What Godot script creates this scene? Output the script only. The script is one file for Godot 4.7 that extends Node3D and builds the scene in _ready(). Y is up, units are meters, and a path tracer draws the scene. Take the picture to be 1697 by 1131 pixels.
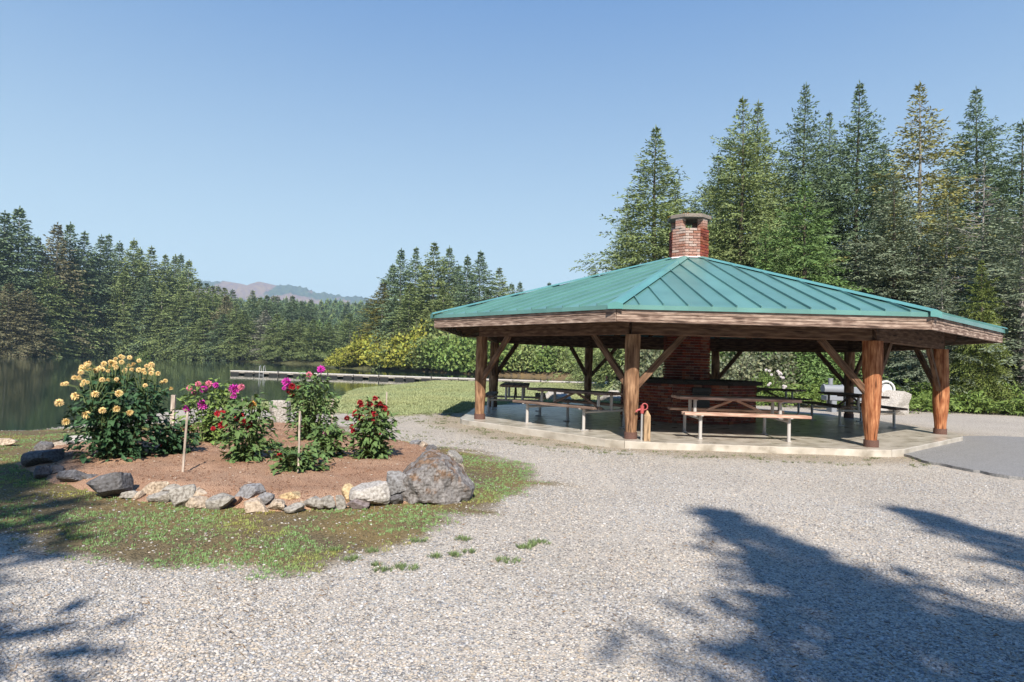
extends Node3D
# A lakeside park in late summer: an octagonal picnic pavilion round a brick fireplace, a dahlia bed, a lake and conifers.
# World: x right, y up, the camera looks along -z. In the tables below a place is written (x, d) with d = -z.

const ROCKS := [[-6.78, 9.40, 0.23, 0.17, "d"], [-5.98, 8.37, 0.45, 0.22, "d"], [-5.50, 7.63, 0.17, 0.14, "d"], [-5.45, 7.80, 0.22, 0.13, "d"], [-4.97, 7.42, 0.26, 0.14, "d"], [-4.81, 7.51, 0.18, 0.11, "d"], [-4.17, 6.75, 0.36, 0.24, "d"], [-3.93, 6.78, 0.19, 0.09, "g"], [-3.83, 6.79, 0.10, 0.08, "t"], [-3.75, 6.89, 0.23, 0.18, "t"], [-3.54, 6.63, 0.20, 0.10, "g"], [-3.57, 6.89, 0.15, 0.14, "g"], [-3.27, 6.47, 0.24, 0.20, "g"], [-3.27, 6.84, 0.22, 0.10, "t"], [-3.08, 6.47, 0.26, 0.10, "t"], [-2.86, 6.47, 0.24, 0.14, "g"], [-2.75, 6.59, 0.12, 0.09, "r"], [-2.67, 6.72, 0.29, 0.19, "b"], [-2.48, 6.37, 0.25, 0.12, "t"], [-2.45, 6.58, 0.15, 0.15, "b"], [-2.29, 6.47, 0.19, 0.11, "t"], [-2.24, 6.72, 0.26, 0.14, "y"], [-2.09, 6.41, 0.17, 0.09, "g"], [-2.05, 6.58, 0.10, 0.07, "t"], [-1.94, 6.56, 0.17, 0.13, "g"], [-1.81, 6.55, 0.13, 0.16, "g"], [-1.69, 6.60, 0.12, 0.13, "g"], [-1.67, 6.82, 0.13, 0.18, "y"], [-1.53, 6.59, 0.18, 0.10, "p"], [-1.39, 6.72, 0.36, 0.21, "w"], [-1.20, 6.85, 0.17, 0.10, "d"], [-1.21, 6.91, 0.22, 0.24, "b"], [-1.65, 11.23, 0.21, 0.14, "b"], [-1.45, 10.97, 0.19, 0.15, "t"], [-1.22, 10.32, 0.21, 0.17, "d"], [-0.79, 8.98, 0.30, 0.28, "g"], [-0.62, 8.46, 0.14, 0.19, "t"], [-3.04, 12.60, 0.21, 0.12, "g"], [-3.22, 12.36, 0.11, 0.08, "p"], [-5.09, 14.27, 0.50, 0.50, "w"], [-4.59, 12.72, 0.25, 0.12, "p"], [-6.87, 10.17, 0.43, 0.16, "w"], [-6.74, 9.92, 0.24, 0.12, "g"], [-6.65, 10.15, 0.13, 0.14, "d"], [-6.76, 9.65, 0.22, 0.13, "t"], [-7.78, 10.04, 0.24, 0.12, "t"], ]
const FL_PURPLE := [[-0.04, 0.96, "magenta", 0.060], [0.18, 1.03, "magenta", 0.055], [0.37, 0.97, "magenta", 0.075], [0.46, 0.97, "magenta", 0.075], [0.46, 0.86, "magenta", 0.050], [-0.02, 0.71, "magenta", 0.085], [-0.28, 0.64, "magenta", 0.060], [-0.35, 0.96, "pink", 0.050], [-0.12, 1.04, "pink", 0.050], [-0.01, 1.04, "pink", 0.060], [0.56, 1.01, "pink", 0.055], [-0.26, 0.89, "pink", 0.040], [-0.26, 0.35, "red", 0.075], [0.34, 0.62, "pink", 0.045], ]  # base (-4.91, 10.67)
const FL_RED := [[-0.38, 0.73, "red", 0.050], [-0.28, 0.74, "red", 0.050], [-0.06, 0.71, "red", 0.065], [-0.14, 0.67, "red", 0.040], [-0.25, 0.60, "red", 0.055], [0.00, 0.64, "red", 0.050], [0.05, 0.61, "red", 0.060], [-0.37, 0.55, "red", 0.030], [0.09, 0.87, "orange", 0.045], ]  # base (-3.53, 8.75)
const FL_TALL := [[0.15, 1.32, "magenta", 0.060], [-0.05, 1.22, "pink", 0.055], [-0.41, 1.08, "magenta", 0.085], [-0.36, 1.00, "magenta", 0.060], [-0.31, 1.01, "red", 0.060], [-0.39, 0.93, "red", 0.055], [-0.32, 0.87, "red", 0.050], [-0.19, 1.00, "red", 0.040], [-0.43, 0.98, "magenta", 0.040], [-0.11, 0.69, "red", 0.030], ]  # base (-3.44, 11.32)
const FL_BUSH := [[-0.18, 0.90, "red", 0.045], [-0.14, 0.87, "red", 0.045], [-0.02, 0.89, "red", 0.045], [0.02, 0.96, "red", 0.045], [0.07, 0.87, "red", 0.045], [0.12, 0.89, "red", 0.045], [0.17, 0.83, "red", 0.045], [0.19, 0.76, "red", 0.045], [-0.22, 0.76, "red", 0.045], [-0.26, 0.72, "red", 0.045], [-0.07, 0.79, "red", 0.045], [0.00, 0.76, "red", 0.045], [0.05, 0.75, "red", 0.045], [-0.14, 0.70, "red", 0.045], [-0.01, 0.68, "red", 0.045], [-0.36, 0.67, "red", 0.045], [-0.22, 0.58, "red", 0.045], [-0.15, 0.63, "red", 0.045], [0.04, 0.62, "red", 0.045], [-0.23, 0.50, "red", 0.045], [-0.28, 0.55, "red", 0.045], [0.09, 0.49, "red", 0.045], ]  # base (-1.95, 9.29)
const FL_LOW := [[-0.23, 0.28, "red", 0.040], ]  # base (-2.53, 8.03)
const FL_MID := [[0.00, 0.48, "palepink", 0.050], [0.06, 0.51, "pink", 0.035], [-0.05, 0.43, "palepink", 0.030], ]  # base (-2.56, 9.18)
const FL_DARK := [[-0.31, 0.60, "palepink", 0.060], [-0.15, 0.41, "palepink", 0.060], [-0.09, 0.26, "red", 0.055], ]  # base (-4.90, 9.35)
const FL_SMALL := [[0.03, 0.10, "red", 0.045], ]  # base (-3.64, 9.90)
const STAKES := [[-5.83, 11.27, 0.8, 0.07], [-3.89, 7.81, 0.83, 0.025], [-2.55, 7.94, 0.86, 0.025], [-3.64, 11.52, 0.85, 0.035], [-3.49, 12.8, 0.71, 0.05], [-2.92, 15.35, 0.75, 0.03], [-4.39, 11.1, 0.83, 0.02], [-4.65, 11.29, 0.78, 0.025]]
const RIGHT_TREES := [[8.6, 40.0, 16.4, 3.2, "olive"], [14.0, 40.0, 18.4, 2.7, "olive"], [15.7, 42.0, 19.1, 2.7, "olive"], [18.8, 42.0, 20.3, 2.6, "dark"], [22.8, 47.0, 20.5, 2.2, "dark"], [21.8, 41.0, 20.1, 3.0, "dark"], [24.4, 39.0, 19.2, 3.2, "yellow"], [31.4, 44.0, 21.2, 2.9, "dark"], [29.1, 37.0, 16.3, 3.0, "dark"], [14.8, 33.0, 11.3, 3.6, "hemlock"], [15.9, 50.0, 14.4, 3.0, "olive"], [13.2, 34.0, 9.3, 2.0, "hemlock"], [16.6, 60.0, 17.2, 3.0, "olive"], [10.5, 85.0, 14.6, 2.6, "olive"], [10.7, 62.0, 17.6, 2.6, "olive"], [21.1, 36.0, 12.7, 2.6, "blue"], [22.8, 34.0, 10.8, 2.6, "blue"], [23.4, 31.0, 10.1, 2.4, "blue"], [22.1, 28.0, 9.3, 2.6, "blue"], [19.9, 27.5, 6.5, 1.4, "young"], [19.2, 29.0, 6.3, 1.6, "blue"], [28.5, 50.0, 19.3, 3.0, "dark"], [21.6, 52.0, 19.3, 3.0, "dark"], [34.8, 52.0, 18.7, 3.0, "dark"], [12.4, 50.0, 16.0, 3.0, "olive"], [17.5, 56.0, 20.0, 3.0, "dark"], ]
const POINT_TREES := [[-22.4, 128.0, 23.3, 4.0, "dark"], [-20.4, 134.0, 24.6, 3.6, "dark"], [-15.7, 126.0, 24.4, 4.5, "olive"], [-13.2, 131.0, 24.5, 3.8, "dark"], [-9.0, 124.0, 21.7, 3.6, "dark"], [-6.7, 128.0, 23.2, 4.0, "dark"], [-3.0, 132.0, 20.7, 3.8, "olive"], [-0.4, 140.0, 18.6, 3.0, "dark"], [1.5, 150.0, 20.2, 3.0, "dark"], [-26.8, 133.0, 17.0, 4.6, "bronze"], [-19.4, 142.0, 21.0, 4.0, "dark"], [-12.2, 142.0, 22.5, 4.0, "dark"], [-27.3, 145.0, 22.6, 4.0, "dark"], [-19.5, 122.0, 15.9, 4.0, "olive"], [-13.0, 120.0, 14.7, 4.0, "olive"], [-4.7, 122.0, 15.2, 4.0, "dark"], [3.7, 135.0, 15.6, 4.0, "dark"], [8.8, 160.0, 21.4, 3.5, "dark"], [9.0, 130.0, 14.1, 4.0, "olive"], [12.8, 128.0, 14.0, 4.0, "olive"], [18.1, 140.0, 17.9, 4.0, "dark"], [20.5, 130.0, 14.4, 4.0, "olive"], [23.2, 125.0, 15.2, 4.0, "dark"], [2.3, 122.0, 12.0, 3.5, "olive"], ]
const LEFT_TREES := [[-146.4, 185.0, 40.4, 6.0, "dark"], [-146.2, 190.0, 42.8, 6.5, "dark"], [-148.7, 182.0, 38.3, 6.0, "dark"], [-159.0, 186.0, 40.6, 6.0, "dark"], [-155.1, 210.0, 37.5, 5.0, "dark"], [-141.8, 200.0, 40.3, 6.0, "rust"], [-143.4, 208.0, 42.1, 5.5, "dark"], [-142.6, 214.0, 40.4, 5.5, "dark"], [-142.1, 222.0, 40.8, 5.0, "dark"], [-142.1, 226.0, 41.8, 5.0, "dark"], [-137.6, 225.0, 39.4, 5.0, "dark"], [-133.2, 226.0, 40.6, 5.5, "olive"], [-139.1, 240.0, 39.9, 5.0, "dark"], [-128.1, 228.0, 38.5, 5.5, "olive"], [-125.2, 232.0, 36.3, 5.0, "olive"], [-125.9, 240.0, 37.6, 5.0, "olive"], [-128.9, 250.0, 39.6, 5.0, "dark"], [-114.7, 228.0, 34.2, 5.0, "olive"], [-107.8, 222.0, 26.4, 4.5, "olive"], [-110.0, 232.0, 26.7, 4.5, "dark"], [-103.2, 222.0, 24.7, 4.5, "olive"], [-138.6, 178.0, 19.3, 4.5, "rust"], [-135.8, 181.0, 18.0, 4.5, "rust"], [-138.2, 192.0, 26.4, 5.0, "olive"], [-141.5, 216.0, 31.9, 5.0, "dark"], [-138.6, 206.0, 26.6, 5.0, "olive"], [-132.6, 220.0, 28.7, 5.0, "olive"], [-126.5, 222.0, 27.1, 5.0, "dark"], [-120.2, 222.0, 25.2, 5.0, "olive"], [-113.9, 222.0, 23.3, 5.0, "olive"], [-138.1, 200.0, 22.0, 4.5, "olive"], [-139.4, 218.0, 26.2, 4.5, "dark"], [-96.5, 218.0, 21.3, 4.0, "rust"], [-91.2, 214.0, 18.1, 4.0, "olive"], [-88.6, 214.0, 16.1, 4.0, "olive"], [-88.9, 222.0, 18.9, 4.0, "dark"], [-82.4, 216.0, 16.5, 4.0, "dead"], [-74.7, 206.0, 14.9, 4.0, "olive"], [-95.5, 214.0, 14.9, 4.0, "dark"], [-69.8, 202.0, 12.9, 3.6, "olive"], [-66.7, 205.0, 14.1, 3.6, "olive"], [-61.0, 199.0, 12.9, 3.6, "olive"], [-135.1, 186.0, 15.2, 4.0, "olive"], [-135.8, 219.0, 22.3, 4.5, "olive"], [-102.4, 216.0, 14.9, 4.0, "olive"], [-108.6, 220.0, 19.1, 4.0, "dark"], [-56.6, 200.0, 12.2, 3.6, "olive"], [-52.7, 210.0, 15.9, 4.0, "olive"], [-49.2, 220.0, 20.8, 4.0, "dark"], ]
const RIDGE := [[-4083.2, 409.49], [-3102.87, 388.8], [-2287.14, 389.54], [-1797.12, 377.56], [-1634.48, 388.82], [-1553.29, 397.73], [-1471.25, 387.01], [-1421.81, 375.35], [-1380.54, 402.74], [-1324.59, 391.26], [-1242.31, 374.01], [-1209.85, 378.22], [-1127.73, 364.24], [-1045.38, 343.72], [-947.02, 330.22], [-848.92, 323.25], [-767.13, 315.81], [-489.46, 300.98], [161.66, 336.19], [814.93, 289.76], [2118.9, 294.86], [4402.3, 393.66]]

const LAKE := [[-60, 8], [-25, 11], [-11.5, 14.8], [-11.2, 18], [-10.7, 21], [-8.6, 24.2], [-7.8, 27.5], [-8.8, 33.5], [-10.3, 41], [-11.0, 46.5], [-9.6, 50.5], [-6, 52.5], [-2, 53.6], [5, 55.5], [12, 60], [17, 74], [14, 103], [-1.7, 108], [-10.5, 117], [-26, 133], [-37.5, 139], [-41, 150], [-46, 175], [-57, 193], [-66, 195], [-85, 211], [-120, 226], [-139, 216], [-138, 176], [-150, 150], [-170, 120], [-210, 80], [-220, 20], [-160, 0]]
const GRASS := [[-9.6, 5.4], [-6, 5.3], [-3.97, 5.15], [-3.28, 4.98], [-2.64, 4.89], [-1.82, 4.8], [-1.3, 5.09], [-0.73, 5.68], [-0.06, 6.67], [0.45, 8.41], [0.1, 9.85], [-0.87, 11.33], [-2.2, 12.6], [-3.7, 14.6], [-5.4, 15.6], [-8, 13.4], [-10, 11.5], [-11, 9]]
const BED := [[-6.35, 8.5], [-5.46, 7.72], [-4.52, 7.14], [-3.73, 6.8], [-3.06, 6.6], [-2.31, 6.52], [-1.72, 6.72], [-1.14, 6.9], [-0.75, 7.1], [-0.6, 7.8], [-0.75, 9.4], [-1.28, 11.1], [-1.9, 12.0], [-3.65, 13.6], [-5.1, 14.4], [-6.4, 12.9], [-7.0, 10.8], [-6.95, 9.6]]
const LAWN := [[-9.5, 19.5], [-5.5, 17.9], [-3.3, 17.5], [-1.5, 19.4], [-1.3, 21], [0, 24.6], [7.5, 26.2], [9.5, 31], [13, 45], [25, 80], [16, 104], [-14, 104], [-14, 20]]
const CX := 4.837
const CD := 17.96
const TH := -1.2197
const SLAB := 0.13
const WATER := -0.7

var n1 := FastNoiseLite.new()
var n2 := FastNoiseLite.new()
var rng := RandomNumberGenerator.new()
var used := {}
var M := {}
var lake: PackedVector2Array
var grass: PackedVector2Array
var bed: PackedVector2Array
var lawn: PackedVector2Array

# ---------------------------------------------------------------- mesh building
class MB:
	var v := PackedVector3Array()
	var n := PackedVector3Array()
	var uv := PackedVector2Array()
	var c := PackedColorArray()
	var ix := PackedInt32Array()
	var col := Color.WHITE
	func add(p: Vector3, nn: Vector3, t: Vector2) -> void:
		v.append(p); n.append(nn); uv.append(t); c.append(col)
	# corners counter-clockwise seen from outside
	func tri(a: Vector3, b: Vector3, d: Vector3) -> void:
		var nn := (b - a).cross(d - a).normalized()
		var k := v.size()
		add(a, nn, Vector2(a.x, a.z)); add(b, nn, Vector2(b.x, b.z)); add(d, nn, Vector2(d.x, d.z))
		ix.append(k); ix.append(k + 2); ix.append(k + 1)
	func quad(a: Vector3, b: Vector3, d: Vector3, e: Vector3, ua := Vector2(0, 0), ub := Vector2(1, 0), ud := Vector2(1, 1), ue := Vector2(0, 1)) -> void:
		var nn := (d - a).cross(e - b).normalized()
		var k := v.size()
		add(a, nn, ua); add(b, nn, ub); add(d, nn, ud); add(e, nn, ue)
		ix.append_array(PackedInt32Array([k, k + 2, k + 1, k, k + 3, k + 2]))
	# a face turned away from the point o
	func face(pts: Array, o: Vector3, uvs: Array) -> void:
		var nn: Vector3 = (pts[1] - pts[0]).cross(pts[2] - pts[0]).normalized()
		var mid := Vector3.ZERO
		for p in pts: mid += p
		mid /= pts.size()
		var flip: bool = nn.dot(mid - o) < 0.0
		if flip: nn = -nn
		var k := v.size()
		for i in pts.size(): add(pts[i], nn, uvs[i])
		for i in range(1, pts.size() - 1):
			ix.append(k)
			ix.append(k + (i if flip else i + 1)); ix.append(k + (i + 1 if flip else i))
	# a box with bevelled edges; u runs along its longest side
	func box(t: Transform3D, size: Vector3, bev := 0.0, off := Vector2.ZERO) -> void:
		var h := size * 0.5
		var big := 0
		if size.y >= size.x and size.y >= size.z: big = 1
		elif size.z >= size.x: big = 2
		var cor := {}
		for i in 8:
			var s := Vector3(1 if i & 1 else -1, 1 if i & 2 else -1, 1 if i & 4 else -1)
			for a in 3:
				var q := Vector3(s.x * (h.x - (0.0 if a == 0 else bev)), s.y * (h.y - (0.0 if a == 1 else bev)), s.z * (h.z - (0.0 if a == 2 else bev)))
				cor[i * 3 + a] = q
		var lists := []
		for a in 3:
			var b := (a + 1) % 3
			var d := (a + 2) % 3
			for s in 2:
				var i0 := s << a
				lists.append([[i0, a], [i0 | (1 << b), a], [i0 | (1 << b) | (1 << d), a], [i0 | (1 << d), a]])
			if bev > 0.0:
				for sa in 2:
					for sb in 2:
						var j := (sa << a) | (sb << b)
						lists.append([[j, a], [j | (1 << d), a], [j | (1 << d), b], [j, b]])
		if bev > 0.0:
			for i in 8: lists.append([[i, 0], [i, 1], [i, 2]])
		for l in lists:
			var pts := []
			var uvs := []
			for q in l:
				var p: Vector3 = cor[q[0] * 3 + q[1]]
				pts.append(t * p)
				var ax: int = l[0][1]
				var o1 := (big + 1) % 3
				var o2 := (big + 2) % 3
				var w: float = p[o2] if ax == o1 else (p[o1] if ax == o2 else p[o1] + p[o2])
				uvs.append(Vector2(p[big], w) + off)
			face(pts, t.origin, uvs)
	func tube(path: Array, rad: Array, sides := 8, off := Vector2.ZERO, caps := true) -> void:
		var k := v.size()
		var up := Vector3.UP
		var along := 0.0
		for i in path.size():
			var tg: Vector3 = (path[mini(i + 1, path.size() - 1)] - path[maxi(i - 1, 0)]).normalized()
			if absf(tg.dot(up)) > 0.95: up = Vector3.RIGHT if absf(tg.x) < 0.8 else Vector3.FORWARD
			var a := tg.cross(up).normalized()
			var b := a.cross(tg).normalized()
			if i > 0: along += path[i].distance_to(path[i - 1])
			for j in sides + 1:
				var w := TAU * j / sides
				var d := a * cos(w) + b * sin(w)
				add(path[i] + d * rad[i], d, Vector2(along, w / TAU * sides * 0.06) + off)
		for i in path.size() - 1:
			for j in sides:
				var q := k + i * (sides + 1) + j
				ix.append_array(PackedInt32Array([q, q + 1, q + sides + 1, q + 1, q + sides + 2, q + sides + 1]))
		if caps:
			for e in [0, path.size() - 1]:
				var m: int = k + e * (sides + 1)
				var pts := []
				var uvs := []
				for j in sides:
					pts.append(v[m + j])
					uvs.append(Vector2(v[m + j].x, v[m + j].z))
				var inner: Vector3 = path[1] if e == 0 else path[path.size() - 2]
				face(pts, inner, uvs)
	func kite(p: Vector3, dir: Vector3, side: Vector3, ln: float, wd: float) -> void:
		var k := v.size()
		var nn := side.cross(dir).normalized()
		var m := p + dir * (ln * 0.45)
		add(p, nn, Vector2(0.5, 0)); add(m + side * wd, nn, Vector2(1, 0.45)); add(p + dir * ln, nn, Vector2(0.5, 1)); add(m - side * wd, nn, Vector2(0, 0.45))
		ix.append_array(PackedInt32Array([k, k + 2, k + 1, k, k + 3, k + 2]))
	# a leaf folded along its midrib
	func leaf(p: Vector3, dir: Vector3, side: Vector3, ln: float, wd: float) -> void:
		var nn := side.cross(dir).normalized()
		var m := p + dir * (ln * 0.42)
		var t := p + dir * ln - nn * ln * 0.18
		var l := m + side * wd + nn * wd * 0.35
		var r := m - side * wd + nn * wd * 0.35
		for f in [[p, l, m], [m, l, t], [p, m, r], [m, t, r]]:
			tri(f[0], f[2], f[1])
	func mesh(m: Material) -> ArrayMesh:
		var arr := []
		arr.resize(Mesh.ARRAY_MAX)
		arr[Mesh.ARRAY_VERTEX] = v; arr[Mesh.ARRAY_NORMAL] = n; arr[Mesh.ARRAY_TEX_UV] = uv; arr[Mesh.ARRAY_COLOR] = c; arr[Mesh.ARRAY_INDEX] = ix
		var am := ArrayMesh.new()
		am.add_surface_from_arrays(Mesh.PRIMITIVE_TRIANGLES, arr)
		am.surface_set_material(0, m)
		return am

func W(x: float, d: float, y := 0.0) -> Vector3: return Vector3(x, y, -d)
func rr(a: float, b: float) -> float: return rng.randf_range(a, b)

func numbered(called: String, parent: Node) -> String:
	var key := str(parent.get_instance_id()) + called
	used[key] = used.get(key, -1) + 1
	return called if used[key] == 0 else "%s_%03d" % [called, used[key]]

func obj(called: String, mesh: Mesh, parent: Node = self, t := Transform3D.IDENTITY, over: Material = null) -> MeshInstance3D:
	var o := MeshInstance3D.new()
	o.name = numbered(called, parent)
	o.mesh = mesh
	o.transform = t
	if over: o.material_override = over
	parent.add_child(o, true)
	return o

func thing(called: String, label: String, category: String, at: Vector3, group := "", turn := 0.0) -> Node3D:
	var o := Node3D.new()
	o.name = numbered(called, self)
	add_child(o, true)
	o.position = at
	o.rotation.y = turn
	return tag(o, label, category, group)

func tag(o: Node3D, label: String, category := "", group := "", kind := "") -> Node3D:
	if label: o.set_meta("label", label)
	if category: o.set_meta("category", category)
	if group: o.set_meta("group", group)
	if kind: o.set_meta("kind", kind)
	return o

func setting(o: Node3D) -> Node3D:
	o.set_meta("kind", "structure")
	return o

func lin(r: float, g: float, b: float) -> Color: return Color(r, g, b).linear_to_srgb()

func mat(key: String, r: float, g: float, b: float, rough := 0.8, spec := 0.4) -> StandardMaterial3D:
	var m := StandardMaterial3D.new()
	m.resource_name = key
	m.albedo_color = lin(r, g, b)
	m.roughness = rough
	m.metallic_specular = spec
	M[key] = m
	return m

func leafmat(key: String, r: float, g: float, b: float, back := 0.5) -> StandardMaterial3D:
	var m := mat(key, r, g, b, 0.62, 0.35)
	m.vertex_color_use_as_albedo = true
	m.backlight_enabled = true
	m.backlight = Color(back, back, back * 0.8)
	m.cull_mode = BaseMaterial3D.CULL_DISABLED
	return m

func noise_tex(sd: int, freq: float, type: int, stops: Array, size := 512, oct := 4) -> NoiseTexture2D:
	var n := FastNoiseLite.new()
	n.seed = sd
	n.frequency = freq
	n.noise_type = type
	n.fractal_octaves = oct
	if type == FastNoiseLite.TYPE_CELLULAR:
		n.fractal_type = FastNoiseLite.FRACTAL_NONE
		n.cellular_return_type = FastNoiseLite.RETURN_CELL_VALUE
	var t := NoiseTexture2D.new()
	t.width = size; t.height = size
	t.seamless = true
	t.noise = n
	var g := Gradient.new()
	var offs := PackedFloat32Array()
	var cols := PackedColorArray()
	for s in stops:
		offs.append(s[0]); cols.append(s[1])
	g.offsets = offs; g.colors = cols
	t.color_ramp = g
	return t

func bump_tex(sd: int, freq: float, type: int, strength: float, size := 512, ret := -1) -> NoiseTexture2D:
	var n := FastNoiseLite.new()
	n.seed = sd
	n.frequency = freq
	n.noise_type = type
	if type == FastNoiseLite.TYPE_CELLULAR:
		n.fractal_type = FastNoiseLite.FRACTAL_NONE
		n.cellular_return_type = FastNoiseLite.RETURN_DISTANCE if ret < 0 else ret
	var t := NoiseTexture2D.new()
	t.width = size; t.height = size
	t.seamless = true
	t.as_normal_map = true
	t.bump_strength = strength
	t.noise = n
	return t

func tri_world(m: StandardMaterial3D, scale: float) -> void:
	m.uv1_triplanar = true
	m.uv1_world_triplanar = true
	m.uv1_scale = Vector3.ONE * scale

# long-grained timber: u runs with the grain
func timber(key: String, dark: Color, light: Color, sd: int, rough := 0.85, streak := 0.5) -> StandardMaterial3D:
	var img := Image.create(256, 256, false, Image.FORMAT_RGB8)
	var hgt := Image.create(256, 256, false, Image.FORMAT_RGB8)
	var a := FastNoiseLite.new()
	a.seed = sd
	a.frequency = 0.05
	rng.seed = sd
	var knots := []
	for i in 7: knots.append(Vector3(rr(8, 248), rr(10, 246), rr(2.0, 6.5)))
	for y in 256:
		for x in 256:
			var xx := absf(x - 128.0)
			var g := a.get_noise_2d(xx * 0.16, y * 2.2) * 0.5 + a.get_noise_2d(xx * 0.5 + 900.0, y * 9.0) * 0.5
			var p := a.get_noise_2d(xx * 0.3 + 300.0, y * 0.45 + 70.0)
			var knot := 0.0
			for kn in knots: knot = maxf(knot, clampf(1.3 - Vector2((x - kn.x) * 0.35, y - kn.y).length() / kn.z, 0.0, 1.0))
			var crack := clampf((a.get_noise_2d(xx * 0.09 + 40.0, y * 5.0 + 500.0) - 0.42) * 6.0, 0.0, 1.0)
			var t := clampf(0.5 + g * 0.9 * streak * 2.0 + p * 0.7, 0.0, 1.0)
			img.set_pixel(x, y, dark.lerp(light, t).lerp(dark * 0.45, knot * 0.8) * (1.0 - crack * 0.7))
			var q := clampf(0.5 + g * 0.6 - crack * 0.5, 0.0, 1.0)
			hgt.set_pixel(x, y, Color(q, q, q))
	hgt.bump_map_to_normal_map(3.0)
	var m := mat(key, 1, 1, 1, rough, 0.3)
	m.albedo_color = Color.WHITE
	m.albedo_texture = ImageTexture.create_from_image(img)
	m.normal_enabled = true
	m.normal_texture = ImageTexture.create_from_image(hgt)
	m.normal_scale = 0.8
	m.uv1_scale = Vector3(0.6, 2.2, 1)
	return m

# ---------------------------------------------------------------- terrain
func poly(a: Array) -> PackedVector2Array:
	var p := PackedVector2Array()
	for q in a: p.append(Vector2(q[0], q[1]))
	return p

# distance to the outline, negative inside
func sdist(p: Vector2, pl: PackedVector2Array) -> float:
	var best := 1e9
	for i in pl.size():
		var q := Geometry2D.get_closest_point_to_segment(p, pl[i], pl[(i + 1) % pl.size()])
		best = minf(best, p.distance_squared_to(q))
	best = sqrt(best)
	return -best if Geometry2D.is_point_in_polygon(p, pl) else best

func hgt(x: float, d: float) -> float:
	var s := 100.0
	if x < 40.0 and d > -10.0 and d < 300.0 and x > -260.0:
		s = sdist(Vector2(x, d), lake)
	var h := 0.0
	if s < 0.0: h = WATER - minf(1.6, -s * 0.25) - 0.02
	else:
		h = WATER + minf(0.7, s * (0.35 if d >= 100.0 else (0.13 if d > 28.0 else 0.2)))
		if d < 30.0 and x > -9.0: h = maxf(h, WATER + minf(0.7, s * 0.3))
	if d > 99.0: h += clampf(s * 0.1, 0.0, 4.0) + 50.0 * smoothstep(300.0, 1000.0, d) + n1.get_noise_2d(x * 0.6, d * 0.6) * 7.0 * smoothstep(240.0, 600.0, d)
	if d > 26.0 and x > 5.0: h += clampf((d - 27.0) * 0.09, 0.0, 5.0) * smoothstep(8.0, 14.0, x - (d - 27.0) * 0.12)
	if d < 60.0: h += n1.get_noise_2d(x * 3.0, d * 3.0) * 0.03
	return h

# how much of the ground at a place is (grass, lawn, forest floor, dirt)
func cover(x: float, d: float) -> Array:
	var p := Vector2(x, d)
	var w := n1.get_noise_2d(x * 8.0, d * 8.0) * 0.45 + n2.get_noise_2d(x * 30.0, d * 30.0) * 0.25
	var g := 0.0
	if d < 20.0 and d > 3.0 and x < 3.0 and x > -14.0:
		g = smoothstep(0.22, -0.3, sdist(p, grass) + w)
	var l := 0.0
	if d > 16.0 and d < 110.0 and x > -16.0 and x < 28.0: l = smoothstep(0.35, -0.35, sdist(p, lawn) + w * 1.6)
	var f := 0.0
	if d > 24.0 and x > 6.0: f = smoothstep(-0.6, 0.6, d - 27.0 + w * 2.5 - clampf((14.0 - x) * 0.4, 0.0, 3.0)) * (1.0 - l)
	if d > 100.0: f = 1.0
	var dirt := 0.0
	var r := Vector2(x - CX, d - CD).length() + w * 0.5
	if r < 7.6: dirt = smoothstep(7.4, 6.7, r)
	return [g, l, f, dirt]

# ---------------------------------------------------------------- plants
func rand_dir() -> Vector3:
	var z := rr(-1, 1)
	var a := rr(0, TAU)
	var q := sqrt(1.0 - z * z)
	return Vector3(q * cos(a), z, q * sin(a))

# one drooping conifer bough: a spine with side twigs, every twig a row of needle sprays
func bough(mb: MB, o: Vector3, az: float, elev: float, ln: float, droop: float, step: float, sub: float, kl: float, kw: float, fan: float, H20 := 1.0) -> void:
	var dh := Vector3(cos(az), 0, sin(az))
	var lat := Vector3(-sin(az), 0, cos(az))
	var n := maxi(2, int(ln / step))
	var ce := cos(elev)
	var se := sin(elev)
	var own := rr(0.72, 1.0)
	for i in n + 1:
		var s := (i + rr(0.1, 0.9)) / (n + 1)
		if s < 0.1: continue
		var p := o + dh * (ln * s * ce) + Vector3.UP * (ln * s * se - droop * ln * s * s)
		var tg := (dh * ce + Vector3.UP * (se - 2.0 * droop * s)).normalized()
		var tone := own * rr(0.6, 1.0)
		for sd in [-1.0, 1.0]:
			var tl: float = minf(ln * fan, H20 * 1.5) * (1.08 - s) * rr(0.6, 1.15) + kl * 0.3
			var td: Vector3 = (tg * 0.8 + lat * sd * rr(0.6, 1.0) + Vector3.UP * rr(-0.6, 0.25)).normalized()
			var m := maxi(1, int(tl / sub))
			for j in m + 1:
				var q: Vector3 = p + td * (tl * j / (m + 0.5)) + Vector3.UP * (-0.12 * tl * j * j / float(m * m + 1))
				var kd := (td + rand_dir() * 0.55).normalized()
				var t := tone * rr(0.8, 1.05)
				mb.col = Color(t * rr(0.88, 1.0), t, t * rr(0.8, 0.95))
				mb.kite(q, kd, kd.cross(rand_dir()).normalized(), kl * rr(0.7, 1.3), kw * rr(0.7, 1.2))

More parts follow.
